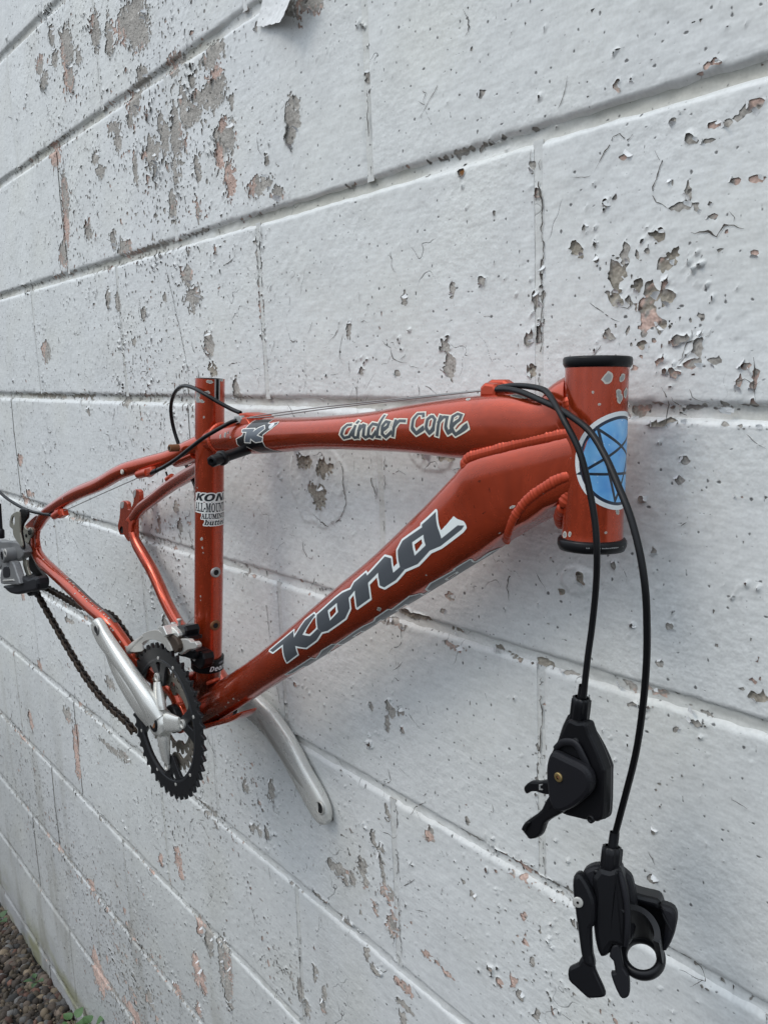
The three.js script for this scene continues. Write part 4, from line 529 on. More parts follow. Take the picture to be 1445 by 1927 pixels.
chips(chainStay, cs, [[127,94,1],[134,102,1.2],[151,86,1.1],[163,80,1.3],[172,95,1.6,1.4],[181,72,.9],[196,39,1.1],[215,67,1.2],[223,73,1.2],[235,85,1.2],[248,64,1],[197,82,1.4],[230,60,.8],[270,73,1.2],[280,71,1],[285,71,.9],[292,55,1.1],[299,53,1.2],[305,42,1],[309,46,1.2],[269,96,1.2],[330,36,1.1],[341,55,1.1],[262,76,1],[290,79,1.1],[65,68,1.2]], 140);
chips(seatStay, ss, [[333,-1,1.1],[210,-12,.8],[153,17,1],[120,40,.7],[260,60,.8]], 180);
part('worn_edge', patch(chainStay, .15, .3, 1.6, 2.3, .0002, 40, 8), phys('worn dark edge', [.12, .115, .11], .5, .4), cs);


// ---- bosses, cable stops, bolts
const boss = (p, ax, R = .0045) => [turned(p, ax, [[-.002, R * 1.5], [.0008, R * 1.5], [.0014, R * 1.2], [.0014, R * .8]], 20)];
for (const th of [-1.55]) for (const s of [V(-.4783,1.444,.0837).distanceTo(V(-.4972,1.2724,.0928)), V(-.482,1.374,.0873).distanceTo(V(-.4972,1.2724,.0928))]) {
  const p = at(seatTube, s, th), ax = p.clone().sub(seatTube.F[30].c).setY(0).normalize(); ax.copy(p.clone().sub(at(seatTube, s, th + Math.PI)).normalize());
  part('bottle_boss', boss(p, ax), s < 0.15 ? rust : bareAlu, stt); part('boss_hole', turned(p, ax, [[.0016, 0], [.0016, .0034]], 16), hollow, stt);
}
part('canti_boss', [turned(V(-.4922,1.6014,.1123), N, [[-.006, .0046], [.006, .0046], [.0064, .004], [.0064, .0026]], 18)], rust, ss);
part('boss_hole', turned(V(-.4922,1.6014,.1123), N, [[.006, 0], [.006, .0026]], 14), hollow, ss);
part('cable_stop', [skin(sweep([[V(-.5735,1.5635,.1266), .0055, .006], [V(-.5448,1.569,.1255), .0055, .006]], 8, 18)), plate([V(-.5641,1.5708,.13),V(-.5325,1.577,.1287),V(-.5271,1.5693,.1289),V(-.5429,1.5627,.1297),V(-.5633,1.5619,.1304)], N, .009, .002)], orangeBead, ss);
part('cable_stop', [skin(sweep([[V(-.8214,1.4848,.163), .0055, .0055], [V(-.7914,1.4945,.1616), .0058, .0058]], 8, 18)), plate([V(-.8138,1.495,.1653),V(-.7824,1.4999,.1641),V(-.7772,1.4909,.1644),V(-.7976,1.4838,.1654),V(-.8154,1.4834,.1659)], N, .01, .002)], orangeBead, ss);
part('cable_stop', [skin(sweep([[V(-.6679,1.5403,.0445), .004, .005], [V(-.6541,1.546,.0438), .004, .005]], 6, 14))], orangeBead, ss2);
part('plug', turned(V(-.598,1.5666,.1402), N, [[0, 0], [.0003, .0025], [0, .0032], [-.002, .0032]], 14), primer, ss);
part('cable_stop', [plate([V(-.3926,1.6303,.0778),V(-.3885,1.6439,.077),V(-.3733,1.6454,.0764),V(-.3484,1.6435,.0758),V(-.3419,1.64,.0758),V(-.3421,1.6317,.0762)], N, .02, .002), plate([V(-.376,1.6313,.0842),V(-.3722,1.6398,.0837),V(-.3618,1.6413,.0833),V(-.3508,1.632,.0834)], N, .009, .002)], orangeBead, tt);
part('stop_face', [plate([V(-.3905,1.6333,.0851),V(-.3854,1.6414,.0845),V(-.3724,1.6423,.0841),V(-.3691,1.6381,.0842),V(-.374,1.6332,.0846),V(-.3797,1.6361,.0846)], N, .006, .001)], bareAlu, tt);
part('cable_stop', [plate([V(-.0055,1.6646,.0675),V(-.0051,1.6728,.067),V(-.0005,1.6762,.0667),V(.0099,1.6752,.0665),V(.0129,1.671,.0666),V(.0114,1.6646,.0669)], N, .013, .0025), plate([V(-.011,1.6669,.0525),V(-.0136,1.6748,.0522),V(-.0077,1.6782,.0518),V(.0063,1.6781,.0514),V(.0133,1.6746,.0514),V(.0101,1.666,.0519)], N, .01, .0025)], orangeBead, tt);

// ---- drop-outs
const D0 = 'off';
part('dropout', plate(roundPts([V(-.8959,1.4707,.0312),V(-.8938,1.4809,.0307),V(-.8836,1.4854,.0301),V(-.8705,1.4857,.0297),V(-.8645,1.4813,.0298),V(-.8636,1.4734,.0301),V(-.8543,1.475,.0298),V(-.845,1.4833,.0291),V(-.8409,1.4922,.0285),V(-.8445,1.5016,.0281),V(-.8384,1.5075,.0277),V(-.826,1.5097,.0272),V(-.8159,1.5065,.027),V(-.8159,1.4934,.0277),V(-.8227,1.4843,.0284),V(-.8294,1.4703,.0293),V(-.8361,1.4574,.0301),V(-.838,1.4426,.0309),V(-.8386,1.429,.0316),V(-.8562,1.4218,.0325),V(-.8681,1.4177,.0331),V(-.8807,1.4236,.0331),V(-.8853,1.427,.0331),V(-.8997,1.4254,.0336),V(-.9073,1.4335,.0334),V(-.9069,1.4437,.0329),V(-.8998,1.4552,.0321)], 2), N, .007, .0014, [roundPts([V(-.9031,1.434,.0333),V(-.8984,1.4396,.0329),V(-.8907,1.4424,.0325),V(-.8856,1.4393,.0325),V(-.8855,1.4317,.0329),V(-.8894,1.4275,.0332),V(-.8978,1.4264,.0335),V(-.9029,1.4296,.0335)], 2)]), orange, bike);
part('axle_slot', plate(roundPts([V(-.909,1.4329,.031),V(-.9042,1.4386,.0306),V(-.8965,1.4414,.0302),V(-.8915,1.4382,.0302),V(-.8913,1.4306,.0306),V(-.8953,1.4264,.0309),V(-.9037,1.4253,.0312),V(-.9088,1.4285,.0312)], 2), N, .004, 0), hollow, bike);
for (const q of [[V(-.8402,1.5008,.0288),V(-.8369,1.5065,.0284),V(-.8301,1.508,.0281),V(-.8294,1.5042,.0283),V(-.8321,1.4979,.0287),V(-.8381,1.4938,.029)], [V(-.8913,1.4775,.0315),V(-.8879,1.4826,.0311),V(-.8801,1.4839,.0308),V(-.8781,1.4801,.0309),V(-.8811,1.4736,.0313),V(-.8892,1.4715,.0317)]]) part('brake_tab_face', plate(roundPts(q, 2), N, .0012, .0004), bareAlu, bike);
part('dropout_rib', plate(roundPts([V(-.8689,1.4541,.0343),V(-.8573,1.4616,.0335),V(-.8426,1.4669,.0328),V(-.8347,1.4617,.0329),V(-.8376,1.454,.0333),V(-.8444,1.4471,.0339),V(-.8466,1.4383,.0344),V(-.852,1.4253,.0352),V(-.8592,1.4256,.0354),V(-.8595,1.4379,.0348),V(-.8569,1.4506,.0341),V(-.8639,1.4522,.0342)], 2), N, .005, .0015), orangeBead, bike);
part('dropout', plate(roundPts([V(-.9653,1.452,.1685),V(-.9387,1.4642,.1671),V(-.9085,1.4762,.1656),V(-.8933,1.4757,.1651),V(-.8919,1.4652,.1656),V(-.9064,1.4507,.1668),V(-.9132,1.4368,.1677),V(-.9127,1.4261,.1682),V(-.9306,1.4159,.1692),V(-.9453,1.4238,.1693),V(-.9395,1.4356,.1685),V(-.9285,1.4446,.1677),V(-.9342,1.4527,.1675),V(-.9472,1.4511,.168),V(-.9573,1.4488,.1684)], 2), N, .007, .0014), orange, bike);
part('derailleur_hanger', plate(roundPts([V(-.9674,1.4502,.1716),V(-.9597,1.4531,.1713),V(-.9495,1.4496,.1711),V(-.9348,1.4513,.1706),V(-.9273,1.4546,.1702),V(-.9196,1.4516,.1701),V(-.9216,1.4427,.1706),V(-.9345,1.4334,.1715),V(-.9426,1.4236,.1722),V(-.9455,1.4154,.1727),V(-.9605,1.4133,.1733),V(-.9683,1.4256,.1729),V(-.9709,1.4375,.1724)], 2), N, .005, .001), olive, bike);
part('hanger_bolt', [turned(V(-.9285,1.4464,.1712), N, [[0, .0045], [.0015, .0045], [.0018, .003]], 16), turned(V(-.9477,1.4387,.1721), N, [[0, .003], [.001, .003], [.0012, 0]], 14)], black, bike);

// ---- crankset
const eye = V(-.6462,1.346,.1767), bolt = V(-.5067,1.2488,.1624);
const crank = [];
const armSt = [[V(-.6538,1.3444,.177), .0158, .0075, 3], [V(-.6413,1.3349,.1766), .0155, .008, 2.9], [V(-.6157,1.3209,.1751), .0138, .009, 2.4], [V(-.5822,1.3033,.1729), .0125, .0098, 2.2], [V(-.5498,1.2842,.1704), .0135, .0105, 2.2], [V(-.5261,1.2654,.1676), .0165, .0115, 2.2], [V(-.514,1.2464,.1622), .0205, .012, 3.6], [V(-.5044,1.2397,.1613), .018, .011, 2.5], [V(-.4989,1.2346,.1598), .010, .0085, 2.2]].map(([c, a, b, e]) => [off(c, -b), a, b, e]);
{ const e0 = armSt[0][0], d = e0.clone().sub(armSt[1][0]).normalize(), ext = (l, a, b, e) => armSt.unshift([e0.clone().addScaledVector(d, l), a, b, e]); ext(.006, .0152, .0073, 2.8); ext(.0105, .0128, .0068, 2.6); ext(.0135, .0085, .006, 2.3); ext(.0148, .003, .004, 2); }
const flange = [[V(-.6268,1.3179,.174), .0085, .006, 2.4], [V(-.6203,1.3003,.1707), .0125, .0075, 2.6], [V(-.6005,1.2823,.169), .0145, .0085, 2.6], [V(-.5783,1.2651,.1662), .0152, .009, 2.6], [V(-.5611,1.2478,.1616), .0148, .0095, 2.6], [V(-.5511,1.2322,.1545), .013, .008, 2.4]].map(([c, a, b, e]) => [off(c, -b), a, b, e]);
const armR = part('crank_arm', [skin(sweep(armSt, 80, 36)), skin(sweep(flange, 50, 32))], silver, bike);
part('pedal_hole', turned(eye, N, [[.0004, 0], [.0004, .0056]], 24), hollow, armR); part('pedal_thread', turned(eye, N, [[.0002, .0056], [.0009, .0058], [.0009, .0068], [.0001, .0072]], 24), steel, armR);
part('crank_bolt', turned(off(V(-.5125,1.2469,.1621), -.0006), N, [[-.002, .0112], [.0004, .011], [.0008, .0104], [.0009, .0064], [.0002, .0058]], 30), black, armR); part('bolt_socket', turned(off(V(-.5125,1.2469,.1621), -.0006), N, [[.0004, 0], [.0004, .006]], 18), rust, armR);
const ringC = off(BB, .0505), bolts = [V(-.5247,1.3023,.1467), V(-.4571,1.2592,.1468), V(-.5049,1.1872,.1519)];
bolts.push(off(BB, .0545).multiplyScalar(2).sub(bolts[1]));
for (const b of bolts) { const c0 = off(BB, .0575), d = b.clone().sub(c0); part('spider_arm', skin(sweep([[c0.clone().addScaledVector(d, .27), .0128, .0058, 2.4], [c0.clone().addScaledVector(d, .4), .0125, .0062, 2.5], [c0.clone().addScaledVector(d, .75), .0098, .0042, 2.6], [c0.clone().addScaledVector(d, .9), .0088, .0026, 2.6]], 24, 28)), silver, armR); }
function chainring(R, teeth, inner, tabIn, c, thick, mat, name) {
  const a0 = Math.atan2(bolts[1].clone().sub(c).dot(EY), bolts[1].clone().sub(c).dot(EX)), pt = (r, a) => c.clone().addScaledVector(EX, r * Math.cos(a)).addScaledVector(EY, r * Math.sin(a));
  const out = [], inn = []; for (let i = 0; i < teeth; i++) for (const [f, r] of [[0, -.0052], [.22, -.0046], [.36, .0006], [.46, .0024], [.56, .0022], [.68, -.001], [.82, -.0048]]) out.push(pt(R + r, (i + f) / teeth * TAU));
  for (let i = 0; i < 144; i++) { const a = i / 144 * TAU, d = Math.abs(((a - a0) / (TAU / 4) + 400.5) % 1 - 0.5) * 90; inn.push(pt(lerp(tabIn, inner, smooth(8, 19, d)), a)); }
  const holes = [inn]; if (inner > tabIn + .015) for (let t = 0; t < 4; t++) { const a = a0 + t * TAU / 4, q = lerp(tabIn, inner, 0.66) + .004; holes.push(roundPts([pt(q - .007, a), pt(q + .002, a + .07), pt(q + .006, a + .085), pt(q + .0075, a), pt(q + .006, a - .085), pt(q + .002, a - .07)], 3)); }
  return part(name, plate(out, N, thick, .0005, holes), mat, bike);
}
const big = chainring(.1, 44, .0755, .0455, off(BB, .0525), .0042, ringBlack, 'chainring');
chainring(.0645, 32, .053, .044, off(BB, .0445), .003, ringSteel, 'chainring'); chainring(.0455, 22, .036, .03, off(BB, .0375), .003, ringSteel, 'chainring');
part('ring_step', turned(off(BB, .0525), N, [[0, .0775], [.0005, .078], [.0005, .0805], [0, .081]], 90), phys('worn ring edge', [.03, .031, .034], .35, .4), big);
bolts.forEach((b, i) => { part('chainring_bolt', [turned(b, N, [[-.008, .006], [.0004, .006], [.0009, .0054], [.0009, .0033], [-.002, .003]], 20)], satin, big); });
{ const rd = rng(3); for (const a of [0.35, 1.25, 1.75, 2.8, 3.6, 4.35, 5.0, 5.6]) { const p = ringC.clone().addScaledVector(EX, .082 * Math.cos(a)).addScaledVector(EY, .082 * Math.sin(a)); part('ring_pin', turned(off(p, .0022), N, [[0, 0], [.0004, .0022], [-.001, .0026]], 12), satin, big); } }
const armL = [[V(-.626,1.2324,.0225), .018, .0105, 2.6], [V(-.5367,1.2339,.0188), .0205, .011, 2.6], [V(-.4772,1.2229,.016), .0212, .0105, 2.8], [V(-.43,1.1962,.0135), .0205, .010, 3], [V(-.3967,1.1654,.012), .0198, .0095, 3], [V(-.3715,1.1425,.0104), .0202, .0095, 3], [V(-.3592,1.1301,.0096), .0185, .009, 2.8], [V(-.3513,1.1231,.0097), .0135, .0082, 2.4], [V(-.3468,1.1198,.0098), .006, .006, 2]];
{ const a2 = part('crank_arm', skin(sweep(armL, 70, 36)), matteAlloy, bike); a2.userData.label = 'dull grey far crank arm pointing down along the wall';
  const p = V(-.3523,1.1402,.0171); part('pedal_hole', turned(p, N, [[.0007, 0], [.0007, .0072]], 24), hollow, a2); part('pedal_thread', turned(p, N, [[.0003, .007], [.0013, .0072], [.0013, .0084], [.0001, .0092]], 24), satin, a2);
  part('arm_groove', skin(sweep([[V(-.4787,1.2239,.026), .004, .0012], [V(-.4405,1.1974,.0235), .0062, .0014], [V(-.4046,1.1718,.0214), .0062, .0014], [V(-.3837,1.1567,.0195), .004, .0012]], 24, 20)), satin, a2); }

// ---- chain
function links(path, name) {
  const c = new THREE.CatmullRomCurve3(path, false, 'centripetal'), L = c.getLength(), n = Math.floor(L / .0127), g = [null, null];
  const mk = (w) => { const s = new THREE.Shape(), q = .0043; s.absarc(-.00635, 0, q, Math.PI * .32, Math.PI * 1.68); s.quadraticCurveTo(0, -.0024, .00635 - .0014, -q * .84); s.absarc(.00635, 0, q, -Math.PI * .68, Math.PI * .68); s.quadraticCurveTo(0, .0024, -.00635 + .0014, q * .84);
    const a = new THREE.ExtrudeGeometry(s, { depth: .0011, bevelEnabled: true, bevelThickness: .0002, bevelSize: .0002, bevelSegments: 1, curveSegments: 6 }), b = a.clone(); a.translate(0, 0, w); b.translate(0, 0, -w - .0011);
    const pins = [-1, 1].map((k) => { const t = new THREE.CylinderGeometry(w > .0028 ? .0018 : .0036, w > .0028 ? .0018 : .0036, w > .0028 ? .0086 : .005, 10); t.rotateX(Math.PI / 2); t.translate(k * .00635, 0, 0); return t; }); const m = merge([a, b, ...pins]); m.userData.local = true; return m; };
  const geo = [mk(.0030), mk(.0019)];
  const holder = part('chain', new THREE.TubeGeometry(c, n * 2, .0012, 6, false), oilyDark, bike); const b = bike.userData.base;
  for (let i = 0; i < n; i++) { const u = (i + .5) / n, p = c.getPointAt(u).sub(b), T = c.getTangentAt(u), B = N.clone().cross(T).normalize(), M = T.clone().cross(B).normalize(); const m = part('chain_link', geo[i % 2], i % 2 ? oilyDark : oily, holder); m.applyMatrix4(new THREE.Matrix4().makeBasis(T, B, M).setPosition(p)); }
}
links([V(-.9578,1.3455,.1651), V(-.931,1.3265,.1632), V(-.8777,1.2957,.1611), V(-.8188,1.2632,.159), V(-.755,1.2337,.1566), V(-.6924,1.2158,.1536), V(-.6359,1.2072,.1508), V(-.6119,1.2005,.1504)]);
links([V(-.9703,1.3425,.1616), V(-.947,1.3469,.1527), V(-.8949,1.3446,.1472), V(-.8154,1.3396,.1411), V(-.7368,1.3462,.1364), V(-.6943,1.3466,.1351), V(-.6576,1.334,.1351), V(-.626,1.3194,.1354), V(-.5961,1.3116,.1364), V(-.5639,1.3113,.1359), V(-.5244,1.3174,.1344)]);

// ---- front derailleur
const fd = part('front_derailleur', plate(roundPts([V(-.5954,1.3214,.1514),V(-.5923,1.3293,.1509),V(-.5738,1.3432,.1497),V(-.5503,1.3572,.1482),V(-.5279,1.3656,.1472),V(-.5065,1.3702,.1463),V(-.4901,1.3661,.146),V(-.4804,1.3612,.146),V(-.4711,1.352,.1461),V(-.4825,1.3494,.1466),V(-.491,1.354,.1466),V(-.505,1.3558,.147),V(-.5234,1.3543,.1476),V(-.5427,1.3488,.1484),V(-.5571,1.3413,.1492),V(-.555,1.3329,.1496),V(-.5696,1.327,.1503)], 2), N, .002, .0005), satin, bike);
part('inner_cage', plate(roundPts([V(-.5221,1.3591,.1313),V(-.5091,1.3595,.1309),V(-.4967,1.3549,.1307),V(-.489,1.3421,.1311),V(-.5029,1.3376,.1318),V(-.51,1.347,.1315)], 2), N, .002, .0005), olive, fd);
part('cage_tail', skin(sweep([[V(-.6075,1.3198,.1438), .006, .009, 3], [V(-.5844,1.3341,.1424), .005, .009, 3], [V(-.5538,1.352,.1406), .002, .009, 3]], 12, 20)), satin, fd);
part('cage_bridge', [plate([V(-.5008,1.3767,.1498),V(-.4859,1.3813,.1491),V(-.4757,1.3724,.1493),V(-.4826,1.3673,.1497)], N, .02, .001)], silver, fd);
part('link', [plate(roundPts([V(-.507,1.3741,.1401),V(-.4863,1.379,.1392),V(-.4704,1.3762,.1389),V(-.4644,1.3712,.139),V(-.471,1.3669,.1394),V(-.4858,1.3686,.1397),V(-.4987,1.365,.1403)], 2), N, .008, .001)], silver, fd);
part('link_screw', turned(V(-.4892,1.3737,.1401), N, [[0, .0035], [.0015, .0035], [.0018, .0028], [.0018, 0]], 16), satin, fd);
part('limit_screw', [turned(V(-.5113,1.3706,.1234), EY, [[-.004, .002], [.002, .002], [.002, .0032], [.004, .003], [.0042, 0]], 14), turned(V(-.5049,1.3737,.118), EY, [[-.004, .002], [.004, .002], [.004, .0034], [.006, .0032], [.0062, 0]], 14)], satin, fd);
part('parallelogram', [plate([V(-.4899,1.3742,.1336),V(-.4796,1.3793,.133),V(-.4599,1.383,.1322),V(-.4554,1.3781,.1323),V(-.4582,1.371,.1328),V(-.4499,1.3711,.1325),V(-.4514,1.3661,.1328),V(-.4708,1.3641,.1335),V(-.4755,1.3666,.1335)], N, .02, .002)], plastic, fd);
part('pivot_block', [plate(roundPts([V(-.4878,1.3674,.1439),V(-.4727,1.3701,.1433),V(-.4607,1.3663,.1431),V(-.4564,1.3579,.1434),V(-.4642,1.3502,.144),V(-.4763,1.3533,.1442),V(-.4858,1.3607,.1441)], 2), N, .014, .0015)], oily, fd);
part('link', [plate(roundPts([V(-.4722,1.3641,.1375),V(-.4603,1.3678,.137),V(-.4434,1.3706,.1364),V(-.4377,1.3687,.1363),V(-.4271,1.3714,.1358),V(-.4213,1.3687,.1358),V(-.4248,1.3633,.1362),V(-.4442,1.3576,.137),V(-.4641,1.3464,.1382),V(-.4688,1.3489,.1382),V(-.4669,1.3588,.1377)], 2), N, .007, .001)], satin, fd);
part('pivot_arm', plate(roundPts([V(-.4918,1.3425,.1252),V(-.4668,1.3495,.1241),V(-.4525,1.3493,.1237),V(-.4554,1.3391,.1243),V(-.4676,1.3361,.1248),V(-.4798,1.3356,.1252),V(-.5025,1.3326,.126)], 2), N, .02, .002), plastic, fd);
{ const up = V(-.4883,1.3334,.0895).sub(V(-.4909,1.3112,.0907)).normalize(), c = V(-.489,1.3203,.0902).addScaledVector(up, -.001), w = .0088, R1 = RS + .0032, R0 = RS + .0002;
  const cl = part('band_clamp', turned(c, up, [[-w, R0], [-w, R1 - .0008], [-w + .0008, R1], [w - .0008, R1], [w, R1 - .0008], [w, R0]], 56), black, bike);
  part('clamp_lug', [plate(roundPts([V(-.4789,1.3392,.119),V(-.4639,1.3469,.1181),V(-.445,1.3472,.1175),V(-.4446,1.3331,.1182),V(-.4557,1.3244,.119),V(-.4647,1.3257,.1192),V(-.4772,1.3262,.1196)], 2), N, .016, .002)], black, cl); part('clamp_bolt', turned(V(-.4654,1.3366,.1197), N, [[0, .0035], [.001, .0033], [.001, 0]], 14), satin, cl);
  const sw = sweep([[c.clone().addScaledVector(up, -w * .92), R1, R1], [c.clone().addScaledVector(up, w * .92), R1, R1]], 4, 40);
  part('clamp_lettering', patchF(sw, (u, v) => [v * sw.L, lerp(-58, -185, u) * Math.PI / 180], .0004, 50, 4), sticker(640, 150, (x) => { x.fillStyle = '#9da1a8'; x.font = 'italic bold 34px sans-serif'; x.fillText('SHIMANO', 220, 46); x.fillStyle = '#e8eaec'; x.font = 'italic bold 96px sans-serif'; x.save(); x.translate(40, 124); x.scale(1.35, .9); x.fillText('Deore', 0, 0); x.restore(); }), cl); }

// ---- rear derailleur
const rd0 = part('rear_derailleur', [turned(V(-.9672,1.4064,.1723), N, [[0, .006], [0, .0115], [.002, .0122], [.034, .0122], [.036, .0112], [.036, .007]], 30), plate(roundPts([V(-1.0668,1.4148,.1909),V(-1.029,1.4207,.1895),V(-.9618,1.4288,.1871),V(-.9293,1.4266,.1862),V(-.9181,1.4174,.1863),V(-.9327,1.4065,.1873),V(-.9605,1.398,.1886),V(-.9922,1.3915,.1898),V(-1.0283,1.3866,.1912),V(-1.0452,1.3736,.1923),V(-1.0763,1.3663,.1936)], 2), N, .014, .002)], grey, bike);
part('knuckle_bolt', [turned(V(-.9432,1.416,.2082), N, [[0, .0072], [.001, .0068], [.001, .003], [.0002, .003]], 20)], satin, rd0); part('bolt_socket', turned(V(-.9405,1.4165,.2089), N, [[.0004, 0], [.0004, .003]], 10), hollow, rd0);
part('outer_cage', plate(roundPts([V(-.9497,1.4646,.1949),V(-.9403,1.4765,.194),V(-.9167,1.4844,.1929),V(-.8985,1.4861,.1923),V(-.8993,1.4705,.1931),V(-.9013,1.4533,.194),V(-.8942,1.4394,.1945),V(-.8954,1.4308,.195),V(-.9216,1.4379,.1954),V(-.9351,1.4448,.1955),V(-.9367,1.4543,.1951),V(-.9505,1.457,.1953)], 2), N, .0025, .0006, [roundPts([V(-.9408,1.4678,.1945),V(-.9327,1.4763,.1938),V(-.9238,1.4767,.1935),V(-.9218,1.47,.1938),V(-.9271,1.4619,.1944),V(-.9372,1.4607,.1947)], 2)]), olive, rd0);
part('inner_cage', [plate(roundPts([V(-.924,1.4847,.1851),V(-.9093,1.4889,.1845),V(-.8903,1.4901,.1839),V(-.8852,1.4835,.184),V(-.8921,1.4754,.1846),V(-.91,1.4659,.1857),V(-.922,1.4517,.1867),V(-.9177,1.4393,.1872),V(-.9138,1.4248,.1878),V(-.9269,1.4229,.1883),V(-.9308,1.4376,.1877),V(-.9291,1.4551,.1868)], 2), N, .004, .0006)], black, rd0);
part('parallelogram', [plate(roundPts([V(-.9939,1.3945,.2018),V(-.9516,1.4001,.2002),V(-.937,1.3981,.1999),V(-.9245,1.3849,.2002),V(-.911,1.3698,.2005),V(-.9298,1.3643,.2013),V(-.98,1.3568,.2032),V(-1.0088,1.3529,.2043),V(-1.0096,1.3676,.2036),V(-.9996,1.3829,.2025)], 2), N, .012, .002)], grey, rd0);
part('link_edge', [plate([V(-.9915,1.3625,.2053),V(-.9349,1.3735,.203),V(-.9338,1.3704,.2032),V(-.9902,1.3597,.2054)], N, .004, .001)], satin, rd0);
part('link_inset', [plate(roundPts([V(-.9846,1.3854,.2031),V(-.9598,1.3893,.2022),V(-.9545,1.3813,.2024),V(-.9594,1.3728,.203),V(-.988,1.3669,.2042),V(-.9899,1.3756,.2038)], 2), N, .003, .001)], plasticMatt, rd0);
part('inner_link', [plate([V(-.9477,1.4005,.182),V(-.9296,1.4021,.1814),V(-.9283,1.3908,.1819),V(-.9174,1.3795,.1822),V(-.928,1.3733,.1828),V(-.9397,1.3802,.1828),V(-.9478,1.39,.1826)], N, .004, .001)], olive, rd0);
part('lower_knuckle', [plate(roundPts([V(-1.0195,1.3463,.1989),V(-.9653,1.357,.1968),V(-.9186,1.3793,.1943),V(-.89,1.3797,.1934),V(-.8642,1.3872,.1922),V(-.8463,1.3871,.1917),V(-.849,1.3699,.1926),V(-.8745,1.3616,.1938),V(-.9135,1.3527,.1954),V(-.9511,1.3428,.1971),V(-.9857,1.3388,.1983),V(-1.0097,1.3413,.1989)], 2), N, .02, .004), turned(V(-.9388,1.3577,.1679), N, [[0, .014], [0, .0185], [.012, .0185], [.013, .017], [.013, .014]], 34)], plasticMatt, rd0);
part('spring_bore', turned(V(-.9388,1.3577,.1679), N, [[.004, 0], [.004, .0142]], 24), hollow, rd0);
part('chain_guide', [plate(roundPts([V(-.9784,1.3999,.163),V(-.9683,1.4013,.1626),V(-.954,1.39,.1627),V(-.9301,1.3804,.1625),V(-.9063,1.3743,.1621),V(-.9078,1.3642,.1626),V(-.9279,1.3541,.1637),V(-.9467,1.3553,.1642),V(-.9636,1.3705,.164),V(-.9822,1.3766,.1642)], 2), N, .006, .001)], oilyDark, rd0);
part('barrel_adjuster', [turned(V(-.9906,1.4408,.1993), EY, [[-.008, .005], [-.002, .0055], [.006, .0055], [.007, .004], [.009, .003], [.05, .0028]], 16)], plastic, rd0);

// ---- cables that belong to the frame
const cable = (pts, r, mat, name, parent) => part(name, hose(pts, r, 80), mat, parent || bike);
cable([V(-.3905,1.6443,.073), V(-.4049,1.6479,.0753), V(-.4225,1.6568,.0834), V(-.4418,1.6672,.0914), V(-.4755,1.6748,.0901), V(-.5172,1.676,.0832), V(-.5596,1.6654,.075), V(-.5862,1.6451,.0688), V(-.5922,1.6195,.0643), V(-.5848,1.5942,.0613), V(-.5747,1.5744,.06), V(-.5645,1.5575,.0585), V(-.5451,1.5353,.059), V(-.5282,1.5122,.0617)], .0025, rubber, 'cable_housing');
cable([V(-.3805,1.6366,.0841), V(-.3897,1.6341,.0875), V(-.4016,1.6265,.0983), V(-.415,1.6176,.1091), V(-.4367,1.6052,.1164), V(-.4652,1.5913,.121), V(-.4972,1.579,.1245), V(-.5243,1.5712,.1257), V(-.5412,1.5673,.1265)], .0025, rubber, 'cable_housing');
part('ferrule', skin(sweep([[V(-.5182,1.573,.1255), .0031, .0031], [V(-.5428,1.5668,.1265), .0031, .0031]], 4, 14)), plastic, bike);
part('ferrule', skin(sweep([[V(-.8344,1.4856,.1644), .0031, .0031], [V(-.869,1.4841,.1665), .0029, .0029]], 4, 14)), plastic, bike);
cable([V(-.819,1.4859,.1629), V(-.8454,1.4849,.1657), V(-.9039,1.4833,.1706), V(-.9521,1.4875,.1758), V(-.9992,1.4968,.1818), V(-1.0372,1.5083,.1874), V(-1.066,1.5104,.1951), V(-1.0822,1.4939,.2014), V(-1.0435,1.4704,.2035), V(-1.0064,1.4562,.2011), V(-.9921,1.4478,.199)], .0025, rubber, 'cable_housing');
cable([V(-.3772,1.6385,.0789), V(-.3285,1.6437,.0767), V(-.231,1.6528,.0718), V(-.1021,1.6628,.0664), V(-.0081,1.6697,.0623)], .00065, steel, 'shift_wire');
cable([V(-.3635,1.6394,.0825), V(-.3222,1.6417,.0806), V(-.2255,1.6509,.0757), V(-.0986,1.6618,.0694), V(-.0052,1.6694,.0652)], .00065, steel, 'shift_wire');
cable([V(-.5619,1.5624,.1273), V(-.6564,1.5344,.1416), V(-.7343,1.511,.1531), V(-.7825,1.4963,.1613)], .0006, steel, 'shift_wire');
cable([V(-.5188,1.375,.0883), V(-.5138,1.37,.1004), V(-.5044,1.3666,.1143)], .0006, steel, 'shift_wire');
cable([V(-.6594,1.541,.0442), V(-.6676,1.5443,.0442), V(-.6707,1.5479,.0442), V(-.6701,1.5512,.045)], .0014, rubber, 'housing_stub');

// ================================================================== WALL HOOK
{ const tip = V(-.3382,1.5973,.142), foot = V(-.4072,1.6148,-.02), ax = tip.clone().sub(foot), z1 = ax.length(); ax.normalize();
  const hook = thing('wall_hook', foot, 'black steel peg in the wall carrying the orange top tube', 'wall hook');
  part('rod', turned(foot, ax, [[0, .006], [z1 - .02, .006]], 26), black, hook);
  part('collar', turned(foot, ax, [[z1 - .022, .0062], [z1 - .021, .0082], [z1 - .017, .0086], [z1 - .0155, .0075], [z1 - .0145, .0066]], 30), rubber, hook);
  part('hexagon_end', turned(foot, ax, [[z1 - .0155, .0068], [z1 - .002, .0068], [z1, .006], [z1, .0032]], 6), plastic, hook);
  part('socket', turned(foot, ax, [[z1 - .006, 0], [z1 - .006, .0032], [z1 + .0001, .0033]], 16), hollow, hook); }

